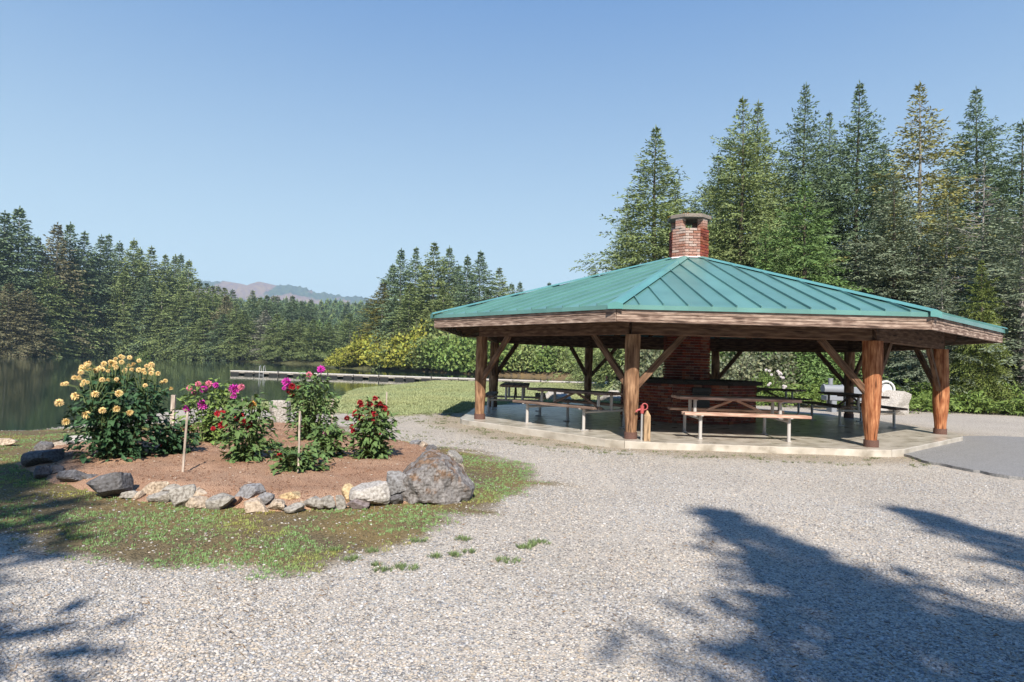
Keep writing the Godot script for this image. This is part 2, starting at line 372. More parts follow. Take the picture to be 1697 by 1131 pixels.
func crown_mesh(sd: int, H: float, R: float, base: float, whorls: int, nb: int, step: float, sub: float, kl: float, kw: float, droop: float, pw: float, m: Material, fan := 0.42, gaps := 0.0) -> ArrayMesh:
	rng.seed = sd
	var mb := MB.new()
	for i in whorls:
		var f := (i + rr(-0.3, 0.3)) / float(whorls)
		var t := base + (1.0 - base) * pow(clampf(f, 0.0, 1.0), 0.9)
		var prof := pow(1.0 - t, pw) * lerpf(1.0, 0.55, smoothstep(0.78, 1.0, t)) * (1.0 if t > base + 0.12 else 0.72 + (t - base) * 2.3)
		var az0 := rr(0, TAU)
		var cnt := nb if t < 0.85 else maxi(4, nb - 2)
		for b in cnt:
			if rng.randf() < gaps: continue
			var az := az0 + TAU * b / cnt + rr(-0.35, 0.35)
			var uneven := 1.0 + 0.75 * n1.get_noise_3d(cos(az) * 16.0 + sd * 7.0, t * 130.0, sin(az) * 16.0)
			var ln := R * prof * rr(0.72, 1.15) * uneven + 0.012 * R
			bough(mb, Vector3(0, H * t, 0), az, lerpf(-0.15, 0.8, pow(t, 1.8)) + rr(-0.12, 0.12), ln, droop * (1.1 - t), step, sub, kl, kw, fan, maxf(1.0, H / 20.0))
	for j in 14:
		mb.kite(Vector3(0, H * (1.0 - j * 0.0035), 0), (Vector3.UP + rand_dir() * (0.15 + j * 0.05)).normalized(), rand_dir(), kl * (1.4 - j * 0.02), kw * 0.8)
	return mb.mesh(m)

func trunk_mesh(sd: int, H: float, r: float, m: Material, snags := 0, top := 1.0) -> ArrayMesh:
	rng.seed = sd
	var mb := MB.new()
	var path := []
	var rad := []
	for i in 9:
		var t := i / 8.0
		path.append(Vector3(sin(t * 3.0 + sd) * 0.006 * H * t * (1.0 - t) * 4.0, H * t * top - 0.3, cos(t * 2.3 + sd) * 0.006 * H * t * (1.0 - t) * 4.0))
		rad.append(r * (1.0 - t * 0.96) * (1.25 if i == 0 else 1.0))
	mb.tube(path, rad, 7)
	for k in snags:
		var t := rr(0.12, 0.97)
		var az := rr(0, TAU)
		var ln := (1.0 - t) * H * 0.17 * rr(0.5, 1.2) + 0.3
		var o := Vector3(0, H * t * top - 0.3, 0)
		var dd := Vector3(cos(az), rr(-0.25, 0.35), sin(az))
		var tip := o + dd * ln + Vector3.UP * rr(-0.1, 0.25) * ln
		var mid := o + dd * ln * 0.5
		mb.tube([o, mid, tip], [0.035, 0.022, 0.006], 3, Vector2.ZERO, false)
		for u in 4:
			var q := mid.lerp(tip, rr(-0.3, 0.9))
			mb.tube([q, q + (dd + rand_dir() * 0.8).normalized() * ln * rr(0.15, 0.35)], [0.012, 0.003], 3, Vector2.ZERO, false)
	return mb.mesh(m)

# broadleaf crown: leaf clumps spread over a handful of uneven lobes
func leafy_mesh(sd: int, R: Vector3, lobes: int, leaves: int, kl: float, m: Material) -> ArrayMesh:
	rng.seed = sd
	var mb := MB.new()
	var c := []
	for i in lobes:
		var u := rand_dir()
		u.y = absf(u.y) * 0.95 + 0.12
		var q := Vector3(u.x * R.x, u.y * R.y, u.z * R.z) * rr(0.35, 0.72)
		c.append([q, rr(0.26, 0.5) * minf(R.x, R.y), rr(0.6, 0.95)])
	for i in leaves:
		var l: Array = c[rng.randi() % c.size()]
		var u := rand_dir()
		var p: Vector3 = l[0] + u * l[1] * pow(rng.randf(), 0.28) * Vector3(1.15, 0.85, 1.15)
		if p.y < 0.03: p.y = rr(0.03, 0.3 * R.y)
		var kd := (u * 0.6 + rand_dir()).normalized()
		var t: float = l[2] * rr(0.65, 1.05)
		mb.col = Color(t * rr(0.8, 1.0), t, t * rr(0.7, 0.9))
		mb.kite(p, kd, kd.cross(rand_dir()).normalized(), kl * rr(0.6, 1.4), kl * rr(0.3, 0.45))
	return mb.mesh(m)

func stems_mesh(sd: int, R: Vector3, cnt: int, r: float, m: Material) -> ArrayMesh:
	rng.seed = sd
	var mb := MB.new()
	for i in cnt:
		var u := rand_dir()
		var top := Vector3(u.x * R.x * 0.6, R.y * rr(0.5, 0.9), u.z * R.z * 0.6)
		var o := Vector3(u.x * R.x * 0.12, -0.05, u.z * R.z * 0.12)
		mb.tube([o, o.lerp(top, 0.5) + Vector3.UP * R.y * 0.08, top], [r, r * 0.7, r * 0.25], 5, Vector2.ZERO, false)
	return mb.mesh(m)

# low juniper: arching sprays from the ground
func juniper_mesh(sd: int, R: float, H: float, m: Material) -> ArrayMesh:
	rng.seed = sd
	var mb := MB.new()
	for i in 46:
		var az := rr(0, TAU)
		var o := Vector3(cos(az), 0, sin(az)) * rr(0.0, 0.35) * R + Vector3.UP * rr(0.02, 0.5) * H
		bough(mb, o, az + rr(-0.5, 0.5), rr(0.2, 0.8), R * rr(0.55, 0.9), rr(0.2, 0.5), 0.13, 0.12, 0.16, 0.03, 0.34)
	return mb.mesh(m)

func blade_tuft(sd: int, blades: int, h: float, w: float, m: Material) -> ArrayMesh:
	rng.seed = sd
	var mb := MB.new()
	for i in blades:
		var a := rr(0, TAU)
		var o := Vector3(cos(a), 0, sin(a)) * rr(0, h * 0.7)
		var d := Vector3(cos(a + rr(-1, 1)) * rr(0.2, 0.9), 1, sin(a + rr(-1, 1)) * rr(0.2, 0.9)).normalized()
		var t := rr(0.7, 1.0)
		mb.col = Color(t, t, t)
		mb.kite(o, d, Vector3(-sin(a), 0, cos(a)), h * rr(0.6, 1.2), w)
	return mb.mesh(m)

func pebble_mesh(sd: int, m: Material) -> ArrayMesh:
	rng.seed = sd
	var base := [Vector3.UP, Vector3.DOWN, Vector3.LEFT, Vector3.RIGHT, Vector3.FORWARD, Vector3.BACK]
	var f := [[0, 3, 4], [0, 4, 2], [0, 2, 5], [0, 5, 3], [1, 4, 3], [1, 2, 4], [1, 5, 2], [1, 3, 5]]
	var mb := MB.new()
	var off := Vector3(rr(-9, 9), rr(-9, 9), rr(-9, 9))
	for t in f:
		var a: Vector3 = base[t[0]]
		var b: Vector3 = base[t[1]]
		var c: Vector3 = base[t[2]]
		var ab := (a + b).normalized()
		var bc := (b + c).normalized()
		var ca := (c + a).normalized()
		for q in [[a, ab, ca], [ab, b, bc], [ca, bc, c], [ab, bc, ca]]:
			for p in q:
				var r := 0.5 * (1.0 + n1.get_noise_3dv((p as Vector3) * 22.0 + off * 40.0) * 0.55)
				mb.v.append(p * r * Vector3(1.0, 0.55, 0.8)); mb.n.append((p as Vector3)); mb.uv.append(Vector2.ZERO); mb.c.append(Color.WHITE)
			var k := mb.v.size() - 3
			mb.ix.append_array(PackedInt32Array([k, k + 2, k + 1] if (q[1] - q[0]).cross(q[2] - q[0]).dot(q[0]) > 0 else [k, k + 1, k + 2]))
	return mb.mesh(m)

var sphere_dirs := PackedVector3Array()
var sphere_ix := PackedInt32Array()
func make_sphere(seg := 30, rings := 15) -> void:
	var s := SphereMesh.new()
	s.radius = 1.0; s.height = 2.0; s.radial_segments = seg; s.rings = rings
	var a := s.get_mesh_arrays()
	sphere_dirs = a[Mesh.ARRAY_VERTEX]
	sphere_ix = a[Mesh.ARRAY_INDEX]

# a broken stone: a ball cut by random planes, with chipped faces
func rock_mesh(sd: int, size: Vector3, m: Material, planes := 13, rough := 0.05) -> ArrayMesh:
	rng.seed = sd
	var pl := []
	for i in planes: pl.append([rand_dir(), rr(0.5, 0.85)])
	for a in [Vector3.UP, Vector3.DOWN]: pl.append([(a + rand_dir() * 0.25).normalized(), rr(0.7, 0.9)])
	var pts := PackedVector3Array()
	var off := Vector3(sd * 3.7, sd * 1.3, sd * 2.1)
	for d in sphere_dirs:
		var r := 1.3
		for q in pl:
			var c: float = d.dot(q[0])
			if c > 0.05: r = minf(r, q[1] / c)
		r *= 1.0 + n1.get_noise_3dv(d * 14.0 + off) * rough * 2.0 + n2.get_noise_3dv(d * 45.0 + off) * rough * 0.8
		pts.append(d * r * size * 0.55)
	var mb := MB.new()
	for i in range(0, sphere_ix.size(), 3):
		var a := pts[sphere_ix[i]]
		var b := pts[sphere_ix[i + 1]]
		var c := pts[sphere_ix[i + 2]]
		if a.distance_squared_to(b) < 1e-9 or b.distance_squared_to(c) < 1e-9 or a.distance_squared_to(c) < 1e-9: continue
		mb.tri(a, c, b)
	return mb.mesh(m)

# a pompon dahlia: four rows of cupped petals on a green calyx
func flower_mesh(sd: int, m: Material, rows := 5, open := 0.9) -> ArrayMesh:
	rng.seed = sd
	var mb := MB.new()
	for r in rows:
		var el := lerpf(-0.45, 1.25, r / float(rows - 1))
		var cnt := int(lerpf(12, 4, r / float(rows - 1)))
		for i in cnt:
			var a := TAU * (i + 0.5 * (r % 2)) / cnt + rr(-0.08, 0.08)
			var d := Vector3(cos(a) * cos(el), sin(el) * open, sin(a) * cos(el)).normalized()
			var sd2 := Vector3(-sin(a), 0, cos(a))
			var t := rr(0.72, 1.0)
			mb.col = Color(t, t * rr(0.85, 1.0), t)
			mb.leaf(d * 0.25, d, sd2, 0.75 * rr(0.9, 1.1), 0.27)
	return mb.mesh(m)

var leaf_meshes := []
var flower_meshes := {}
const PLANT_GREEN := ["leaf_deep", "leaf_mid", "leaf_light"]

func dahlia(label: String, at: Vector2, w: float, h: float, leaves: int, parts: int, flowers: Array, leafkey: int, sd: int, low := 0.1) -> void:
	rng.seed = sd
	var y0 := hgt(at.x, at.y) + 0.10
	var t := thing("dahlia_plant", label, "flowering plant", W(at.x, at.y, y0), "dahlias in the rock-edged bed")
	var stem := MB.new()
	var tips := []
	for i in 12 + int(w * 14):
		var a := rr(0, TAU)
		var q := sqrt(rng.randf()) * w * 0.42
		var top := Vector3(cos(a) * q, h * rr(0.5, 0.95), sin(a) * q)
		stem.tube([Vector3(cos(a), 0, sin(a)) * q * 0.3 - Vector3.UP * 0.05, top * Vector3(0.6, 0.5, 0.6), top], [0.012, 0.009, 0.004], 5, Vector2.ZERO, false)
		tips.append(top)
	for f in flowers:
		var fp := Vector3(f[0], f[1] - y0, f[4] if f.size() > 4 else rr(0.0, 0.25) * w)
		var from: Vector3 = tips[0]
		for q in tips:
			if (q - fp).length() < (from - fp).length(): from = q
		from.y = minf(from.y, fp.y - 0.05)
		stem.tube([from * Vector3(1, 0.75, 1), from.lerp(fp, 0.55) + Vector3(0.01, 0.02, 0), fp], [0.007, 0.005, 0.004], 5, Vector2.ZERO, false)
		var fm: Array = flower_meshes[f[2]]
		var tilt := Basis(Vector3(rr(-1, 1), 0, rr(-1, 1)).normalized(), rr(0.1, 0.9)) * Basis(Vector3.RIGHT, rr(0.2, 0.8))
		obj("flower", fm[rng.randi() % fm.size()], t, Transform3D(tilt.scaled(Vector3.ONE * f[3] * rr(1.0, 1.3)), fp))
	obj("stems", stem.mesh(M.stem), t)
	var mass := MB.new()
	for i in leaves:
		var a := rr(0, TAU)
		var yy := rr(low, 0.95)
		var wid := w * 0.5 * pow(sin(clampf(yy * 0.78 + 0.2, 0, 1) * PI), 0.55)
		var q := wid * pow(rng.randf(), 0.33)
		var p := Vector3(cos(a) * q, yy * h * rr(0.85, 1.0), sin(a) * q)
		if i % 3 != 0:
			var tp: Vector3 = tips[rng.randi() % tips.size()]
			p = Vector3(tp.x * lerpf(0.35, 1.05, yy), tp.y * yy * 1.12, tp.z * lerpf(0.35, 1.05, yy)) + Vector3(cos(a), rr(-0.3, 0.3), sin(a)) * rr(0.02, 0.13)
		var d := Vector3(cos(a + rr(-0.8, 0.8)), rr(-0.7, 0.35), sin(a + rr(-0.8, 0.8))).normalized()
		var sdv := d.cross(Vector3.UP + rand_dir() * 0.5).normalized()
		var ln := rr(0.075, 0.135)
		if i < parts:
			var b := Basis(sdv, sdv.cross(d), d).scaled(Vector3.ONE * ln)
			obj("leaf", leaf_meshes[leafkey][rng.randi() % 3], t, Transform3D(b, p))
		else:
			var tn := rr(0.55, 1.0)
			mass.col = Color(tn * rr(0.85, 1), tn, tn * 0.9)
			mass.leaf(p, d, sdv, ln, ln * 0.3)
	tag(obj("foliage", mass.mesh(M[PLANT_GREEN[leafkey]]), t), "", "", "", "stuff")

# ---------------------------------------------------------------- copies of trees
var tree_kinds := {}
func tree(called: String, proto: String, x: float, d: float, top: float, R: float, tone: String, label: String, group: String, sd: int) -> void:
	var k: Dictionary = tree_kinds[proto]
	var y := hgt(x, d) - 0.05
	var hh := top - y
	var t := thing(called, label, "tree", W(x, d, y), group, fposmod(sd * 2.399, TAU))
	t.scale = Vector3(R / k.R, hh / k.H, R / k.R)
	obj("trunk", k.trunk, t)
	obj("crown", k.crown, t, Transform3D.IDENTITY, M["needles_" + tone])

# ---------------------------------------------------------------- buildings and furniture
func oct(r: float, k: int, y: float) -> Vector3:
	var a := TH + k * PI / 4.0
	return Vector3(r * sin(a), y, r * cos(a))

# a box from a to b, its height upright; off shifts it sideways
func beam(a: Vector3, b: Vector3, wide: float, high: float, bev := 0.008, uvo := Vector2.ZERO) -> MB:
	var mb := MB.new()
	beam_into(mb, a, b, wide, high, bev, uvo)
	return mb

func beam_into(mb: MB, a: Vector3, b: Vector3, wide: float, high: float, bev := 0.008, uvo := Vector2.ZERO) -> void:
	var x := (b - a).normalized()
	var z := x.cross(Vector3.UP).normalized() if absf(x.y) < 0.99 else Vector3.BACK
	var y := z.cross(x).normalized()
	mb.box(Transform3D(Basis(x, y, z), (a + b) * 0.5), Vector3(a.distance_to(b), high, wide), bev, uvo)

func log_post(sd: int, h: float, r0: float, r1: float, r2: float, m: Material) -> ArrayMesh:
	var mb := MB.new()
	var path := []
	var rings := 26
	var sides := 20
	var k := 0
	for i in rings + 1:
		var t := i / float(rings)
		var y := 0.02 + t * (h - 0.02)
		var rb := lerpf(r0, r1, smoothstep(0.02, 0.42, t)) if t < 0.5 else lerpf(r1, r2, smoothstep(0.5, 0.9, t))
		var sq := smoothstep(0.62, 0.75, t)
		for j in sides + 1:
			var w := TAU * j / sides
			var d := Vector3(cos(w), 0, sin(w))
			var lump := 1.0 + n1.get_noise_3d(d.x * 9.0 + sd * 31.0, y * 9.0, d.z * 9.0) * 0.2 + n2.get_noise_3d(d.x * 34.0 + sd * 11.0, y * 7.0, d.z * 34.0) * 0.09
			var flat := lerpf(1.0, minf(1.18, 1.0 / maxf(absf(cos(w)), absf(sin(w)))), sq * 0.8)
			mb.add(d * rb * lump * flat + Vector3(0, y, 0), d, Vector2(y + sd * 0.37, w / TAU * 0.9 + sd * 0.21))
	for i in rings:
		for j in sides:
			var q := i * (sides + 1) + j
			mb.ix.append_array(PackedInt32Array([q, q + 1, q + sides + 1, q + 1, q + sides + 2, q + sides + 1]))
	var st := SurfaceTool.new()
	st.create_from(mb.mesh(m), 0)
	st.generate_normals()
	return st.commit()

func ring_band(mb: MB, r: float, y0: float, y1: float, sides: int) -> void:
	mb.tube([Vector3(0, y0, 0), Vector3(0, y1, 0)], [r, r], sides)

func build_pavilion() -> void:
	var t := thing("picnic_pavilion", "octagonal timber picnic pavilion with green metal roof on log posts", "pavilion", W(CX, CD, SLAB))
	var rp := 5.935
	# posts with iron collars
	var pr := [[0.115, 0.135, 0.125], [0.105, 0.145, 0.13], [0.11, 0.165, 0.155], [0.12, 0.165, 0.15], [0.12, 0.14, 0.13], [0.12, 0.14, 0.13], [0.12, 0.14, 0.13], [0.12, 0.14, 0.13]]
	for k in 8:
		var o := oct(rp, k, 0)
		var p := obj("post", log_post(k + 3, 2.012, pr[k][0], pr[k][1], pr[k][2], M.log_orange if k == 2 or k == 3 else M.log_brown), t, Transform3D(Basis(Vector3.UP, TH + k * PI / 4.0), o))
		if k == 2: p.set_meta("label", "peeled orange-brown log post with worn lower half")
		var c := MB.new()
		ring_band(c, pr[k][0] + 0.022, 0.0, 0.13, 20)
		obj("collar", c.mesh(M.rust), p)
	for k in 8:
		var a := oct(rp, k, 0)
		var b := oct(rp, k + 1, 0)
		var e := (b - a).normalized()
		var ins := e * 0.03
		obj("beam", beam(a + Vector3.UP * 2.24 - ins, b + Vector3.UP * 2.24 - e * 0.035, 0.17, 0.455, 0.01, Vector2(k * 0.7, k * 0.31)).mesh(M.timber_dark), t)
		for s in [0, 1]:
			var f: Vector3 = a if s == 0 else b
			var g: Vector3 = e if s == 0 else -e
			obj("brace", beam(f + g * 0.06 + Vector3.UP * 0.98, f + g * 0.98 + Vector3.UP * 2.03, 0.09, 0.12, 0.006, Vector2(k * 0.9 + s, s * 0.4)).mesh(M.timber_brown), t)
		# fascia of two boards
		var fa := oct(7.12, k, 0)
		var fb := oct(7.12, k + 1, 0)
		var outw := Vector3(e.z, 0, -e.x) * -0.012
		if outw.dot(fa + fb) < 0: outw = -outw
		obj("fascia_board", beam(fa + Vector3.UP * 2.245, fb + Vector3.UP * 2.245, 0.045, 0.132, 0.004, Vector2(k * 1.3, 0.1 + k * 0.17)).mesh(M.fascia), t)
		obj("fascia_board", beam(fa + outw + Vector3.UP * 2.381, fb + outw + Vector3.UP * 2.381, 0.045, 0.132, 0.004, Vector2(k * 2.1 + 0.6, 0.5 + k * 0.13)).mesh(M.fascia), t)
	# rafters
	var rise := 1.86 / 6.5
	for k in 8:
		obj("hip_rafter", beam(oct(0.72, k, 4.13), oct(7.0, k, 2.30), 0.1, 0.22, 0.006).mesh(M.timber_dark), t)
		for j in [0.25, 0.5, 0.75]:
			var lo := oct(6.95, k, 2.33).lerp(oct(6.95, k + 1, 2.33), j)
			var hi := oct(0.75, k, 4.14).lerp(oct(0.75, k + 1, 4.14), j)
			if j != 0.5: hi = lo.lerp(hi, 0.62)
			obj("rafter", beam(lo, hi, 0.06, 0.2, 0.004).mesh(M.timber_dark), t)
	# roof of standing-seam panels
	var roof := Node3D.new()
	roof.name = "roof"
	t.add_child(roof)
	var r0 := 7.2
	var y0 := 2.475
	var r1 := 0.62
	var y1 := 4.36
	for k in 8:
		var a0 := oct(r0, k, y0)
		var b0 := oct(r0, k + 1, y0)
		var a1 := oct(r1, k, y1)
		var b1 := oct(r1, k + 1, y1)
		var e := (b0 - a0).normalized()
		var span := a0.distance_to(b0)
		var nrm := (b0 - a0).cross(a1 - a0).normalized()
		if nrm.y < 0: nrm = -nrm
		var up := (a1 - a0) - e * (a1 - a0).dot(e)
		var full := up.length()
		up = up.normalized()
		var ia := (a1 - a0).dot(e)          # how far the hip runs in, on each side
		var cnt := 13
		var wd := span / cnt
		for i in cnt:
			var s0 := wd * i
			var s1 := wd * (i + 1)
			var pts := []
			var hs := []
			for s in [s0, s1]:
				var hh := full
				if s < ia: hh = full * s / ia
				elif s > span - ia: hh = full * (span - s) / ia
				hs.append(hh)
				pts.append(a0 + e * s)
			var mb := MB.new()
			var p0: Vector3 = pts[0]
			var p1: Vector3 = pts[1]
			var list := [p0, p1]
			if hs[1] > 0.001: list.append(p1 + up * hs[1])
			if s0 < ia and s1 > ia: list.append(a0 + e * ia + up * full)
			if s0 < span - ia and s1 > span - ia: list.append(a0 + e * (span - ia) + up * full)
			if hs[0] > 0.001: list.append(p0 + up * hs[0])
			var uvs := []
			for q in list: uvs.append(Vector2(q.x, q.z))
			mb.face(list, Vector3.ZERO, uvs)
			var low := []
			for q in list: low.append(q - nrm * 0.012)
			mb.face(low, p0 + nrm * 5.0, uvs)
			# front lip
			mb.quad(p0 - nrm * 0.012, p1 - nrm * 0.012, p1, p0)
			mb.quad(p0 - Vector3.UP * 0.075 - up * 0.004, p1 - Vector3.UP * 0.075 - up * 0.004, p1 + nrm * 0.004 - up * 0.004, p0 + nrm * 0.004 - up * 0.004)
			# the raised seam on its right edge
			if hs[1] > 0.15: beam_into(mb, p1 + nrm * 0.018 + up * 0.002, p1 + nrm * 0.018 + up * (hs[1] - 0.03), 0.016, 0.045, 0.0)
			obj("roof_panel", mb.mesh(M["roof_green%d" % ((i * 7 + k * 3) % 4)]), roof)
		var cap := MB.new()
		var hipdir := (a1 - a0).normalized()
		var side := hipdir.cross(Vector3.UP).normalized()
		var ridge_a := a0 + Vector3.UP * 0.06 - hipdir * 0.015
		var ridge_b := a1 + Vector3.UP * 0.05
		for s in [-1.0, 1.0]:
			var dn: Vector3 = side * s * 0.14 - Vector3.UP * 0.038
			cap.face([ridge_a, ridge_b, ridge_b + dn, ridge_a + dn], ridge_a - Vector3.UP * 2.0 - side * s, [Vector2(0, 0), Vector2(6, 0), Vector2(6, 0.2), Vector2(0, 0.2)])
		cap.face([ridge_a + side * 0.14 - Vector3.UP * 0.13, ridge_a - side * 0.14 - Vector3.UP * 0.13, ridge_a - side * 0.14 - Vector3.UP * 0.038, ridge_a, ridge_a + side * 0.14 - Vector3.UP * 0.038], ridge_a + hipdir, [Vector2(0, 0), Vector2(0.2, 0), Vector2(0.2, 0.1), Vector2(0.1, 0.14), Vector2(0, 0.1)])
		obj("hip_cap", cap.mesh(M.roof_green), roof)
	var fl := MB.new()
	for k in 8:
		fl.quad(oct(0.68, k, 4.365), oct(0.68, k + 1, 4.365), oct(0.545, k + 1, 4.42), oct(0.545, k, 4.42))
	obj("flashing", fl.mesh(M.flashing), roof)

func brick_face(parent: Node3D, merged: MB, r: float, k: int, y0: float, y1: float, single: bool, sd: int, lm: Array) -> void:
	var a := oct(r, k, 0)
	var b := oct(r, k + 1, 0)
	var e := (b - a).normalized()
	var outw := (a + b).normalized()
	var ln := a.distance_to(b)
	var ch := 0.074
	var rows := int(round((y1 - y0) / ch))
	ch = (y1 - y0) / rows
	rng.seed = sd
	for row in rows:
		var x := -0.105 if (row + k) % 2 else 0.0
		while x < ln - 0.02:
			var xa := maxf(x, 0.0)
			var xb := minf(x + 0.21, ln)
			x += 0.21
			if xb - xa < 0.05: continue
			var c := a + e * (xa + xb) * 0.5 + outw * (rr(-0.008, 0.008) - 0.05) + Vector3.UP * (y0 + (row + 0.5) * ch)
			var bs := Basis(e, Vector3.UP, e.cross(Vector3.UP)) * Basis(Vector3.UP, rr(-0.02, 0.02))
			var sz := Vector3((xb - xa) - 0.012, ch - 0.013, 0.11)
			if single:
				obj("brick", M_brick_mesh, parent, Transform3D(bs * Basis.from_scale(sz), c), lm[rng.randi() % lm.size()])
			else:
				var tn := rr(0.35, 1.0)
				merged.col = Color(tn, tn * rr(0.7, 1.0), tn * rr(0.7, 1.0))
				merged.box(Transform3D(bs, c), sz, 0.0)

var M_brick_mesh: Mesh

func build_fireplace() -> void:
	var t := thing("brick_fireplace", "eight-sided red brick fireplace with tall chimney through the pavilion roof", "fireplace", W(CX, CD, SLAB))
	var mb := MB.new()
	mb.box(Transform3D.IDENTITY, Vector3.ONE, 0.04)
	M_brick_mesh = mb.mesh(M.brick_0)
	var lm := [M.brick_0, M.brick_1, M.brick_2, M.brick_3, M.brick_4, M.brick_5]
	var cm := [M.brick_4, M.brick_8, M.brick_6, M.brick_7, M.brick_6, M.brick_8, M.brick_7, M.brick_8]
	var core := MB.new()
	for seg in [[1.80, 0.0, 0.97], [0.60, 1.0, 4.2], [0.50, 4.2, 5.18]]:
		for k in 8:
			core.quad(oct(seg[0] - 0.012, k, seg[1]), oct(seg[0] - 0.012, k + 1, seg[1]), oct(seg[0] - 0.012, k + 1, seg[2]), oct(seg[0] - 0.012, k, seg[2]))
	obj("mortar", core.mesh(M.mortar), t)
	var far := MB.new()
	for k in 8:
		brick_face(t, far, 1.83, k, 0.0, 0.98, k == 0 or k == 1, 100 + k, lm)
		brick_face(t, far, 0.63, k, 1.08, 2.75, k == 1 or k == 2, 200 + k, lm)
		brick_face(t, far, 0.535, k, 4.25, 5.19, k == 0 or k == 1, 300 + k, cm)
	tag(obj("brickwork", far.mesh(M.brick_many), t), "", "", "", "stuff")
	# mantel ledge, the flue mouth piers and the cap
	var led := MB.new()
	slab_ring(led, 1.98, 0.98, 1.085)
	obj("mantel_ledge", led.mesh(M.soot_stone), t)
	var lip := MB.new()
	slab_ring(lip, 0.47, 5.16, 5.195)
	obj("flue_liner", lip.mesh(M.soot_stone), t)
	for k in 4:
		var pa := -0.041 + PI / 4.0 + k * PI / 2.0
		var c := Vector3(sin(pa), 0, cos(pa)) * 0.42
		var pier := Node3D.new()
		pier.name = numbered("pier", t)
		t.add_child(pier, true)
		for row in 4:
			var bs := Basis(Vector3.UP, pa + rr(-0.05, 0.05))
			obj("brick", M_brick_mesh, pier, Transform3D(bs * Basis.from_scale(Vector3(0.21, 0.066, 0.19)), Vector3(c.x, 5.228 + row * 0.072, c.z)), cm[(row + k) % cm.size()])
	var cap := MB.new()
	slab_ring(cap, 0.6, 5.482, 5.575)
	obj("chimney_cap", cap.mesh(M.cap_stone), t)
	rng.seed = 5
	var moss := MB.new()
	for i in 26:
		var a := rr(0, TAU)
		var q := rr(0.25, 0.57)
		var bs := Basis(Vector3.UP, rr(0, TAU)) * Basis.from_scale(Vector3(rr(0.04, 0.12), rr(0.02, 0.045), rr(0.04, 0.1)))
		moss.col = Color(rr(0.5, 1), rr(0.4, 0.8), 0.3)
		moss.box(Transform3D(bs, Vector3(cos(a) * q, 5.58, sin(a) * q)), Vector3.ONE, 0.25)
	tag(obj("moss", moss.mesh(M.moss), t), "", "", "", "stuff")
	# fire opening with an iron hood on the front
	var o := (oct(1.83, 1, 0) + oct(1.83, 2, 0)) * 0.5
	var bs2 := Basis(Vector3.UP, atan2(o.x, o.z))
	var hood := MB.new()
	hood.box(Transform3D(bs2, o * 1.03 + Vector3.UP * 0.84), Vector3(0.46, 0.15, 0.12), 0.015)
	hood.box(Transform3D(bs2, o * 1.06 + Vector3.UP * 0.84), Vector3(0.34, 0.08, 0.06), 0.01)
	obj("iron_hood", hood.mesh(M.iron), t)
	var door := MB.new()
	door.box(Transform3D(bs2, o * 1.005 + Vector3.UP * 0.5), Vector3(0.42, 0.5, 0.07), 0.01)
	obj("fire_door", door.mesh(M.iron), t)

func slab_ring(mb: MB, r: float, y0: float, y1: float) -> void:
	var b := 0.012
	for k in 8:
		mb.quad(oct(r, k, y0), oct(r, k + 1, y0), oct(r, k + 1, y1 - b), oct(r, k, y1 - b))
		mb.quad(oct(r, k, y1 - b), oct(r, k + 1, y1 - b), oct(r - b, k + 1, y1), oct(r - b, k, y1))
		mb.tri(oct(r - b, k, y1), oct(r - b, k + 1, y1), Vector3(0, y1, 0))
		mb.tri(oct(r, k + 1, y0), oct(r, k, y0), Vector3(0, y0, 0))

func build_floor() -> void:
	var floor_node := Node3D.new()
	floor_node.name = "pavilion_floor"
	add_child(floor_node)
	floor_node.position = W(CX, CD, 0)
	setting(floor_node)
	for k in 8:
		var mb := MB.new()
		# wedge with a rounded outer corner at each post, and a hair of a joint between neighbours
		var pts := []
		var r := 6.48
		for i in 13:
			var f := i / 12.0
			var p := oct(r, k, 0).lerp(oct(r, k + 1, 0), lerpf(0.0, 1.0, f))
			var mx := 6.36
			if p.length() > mx: p = p.normalized() * lerpf(p.length(), mx, 0.85)
			pts.append(p)
		var mid := oct(1, k, 0).lerp(oct(1, k + 1, 0), 0.5).normalized()
		var c := mid * 0.012
		for i in pts.size(): pts[i] = pts[i] + (mid * 0.0) - (pts[i].normalized() - mid) * 0.012
		for i in 12:
			var a: Vector3 = pts[i]
			var b: Vector3 = pts[i + 1]
			var h := Vector3.UP * SLAB
			var ia := a.normalized() * 0.015
			var ib := b.normalized() * 0.015
			mb.tri(a - ia + h, b - ib + h, c + h)
			mb.quad(a - ia + h, a - Vector3.UP * 0.012 + h, b - Vector3.UP * 0.012 + h, b - ib + h)
			mb.quad(a + h - Vector3.UP * 0.012, a - Vector3.UP * 0.3, b - Vector3.UP * 0.3, b + h - Vector3.UP * 0.012)
		for q in [[c, pts[0]], [pts[12], c]]:
			mb.quad(q[0] + Vector3.UP * SLAB, q[0] - Vector3.UP * 0.3, q[1] - Vector3.UP * 0.3, q[1] + Vector3.UP * SLAB)
		obj("floor_slab", mb.mesh(M.concrete), floor_node)

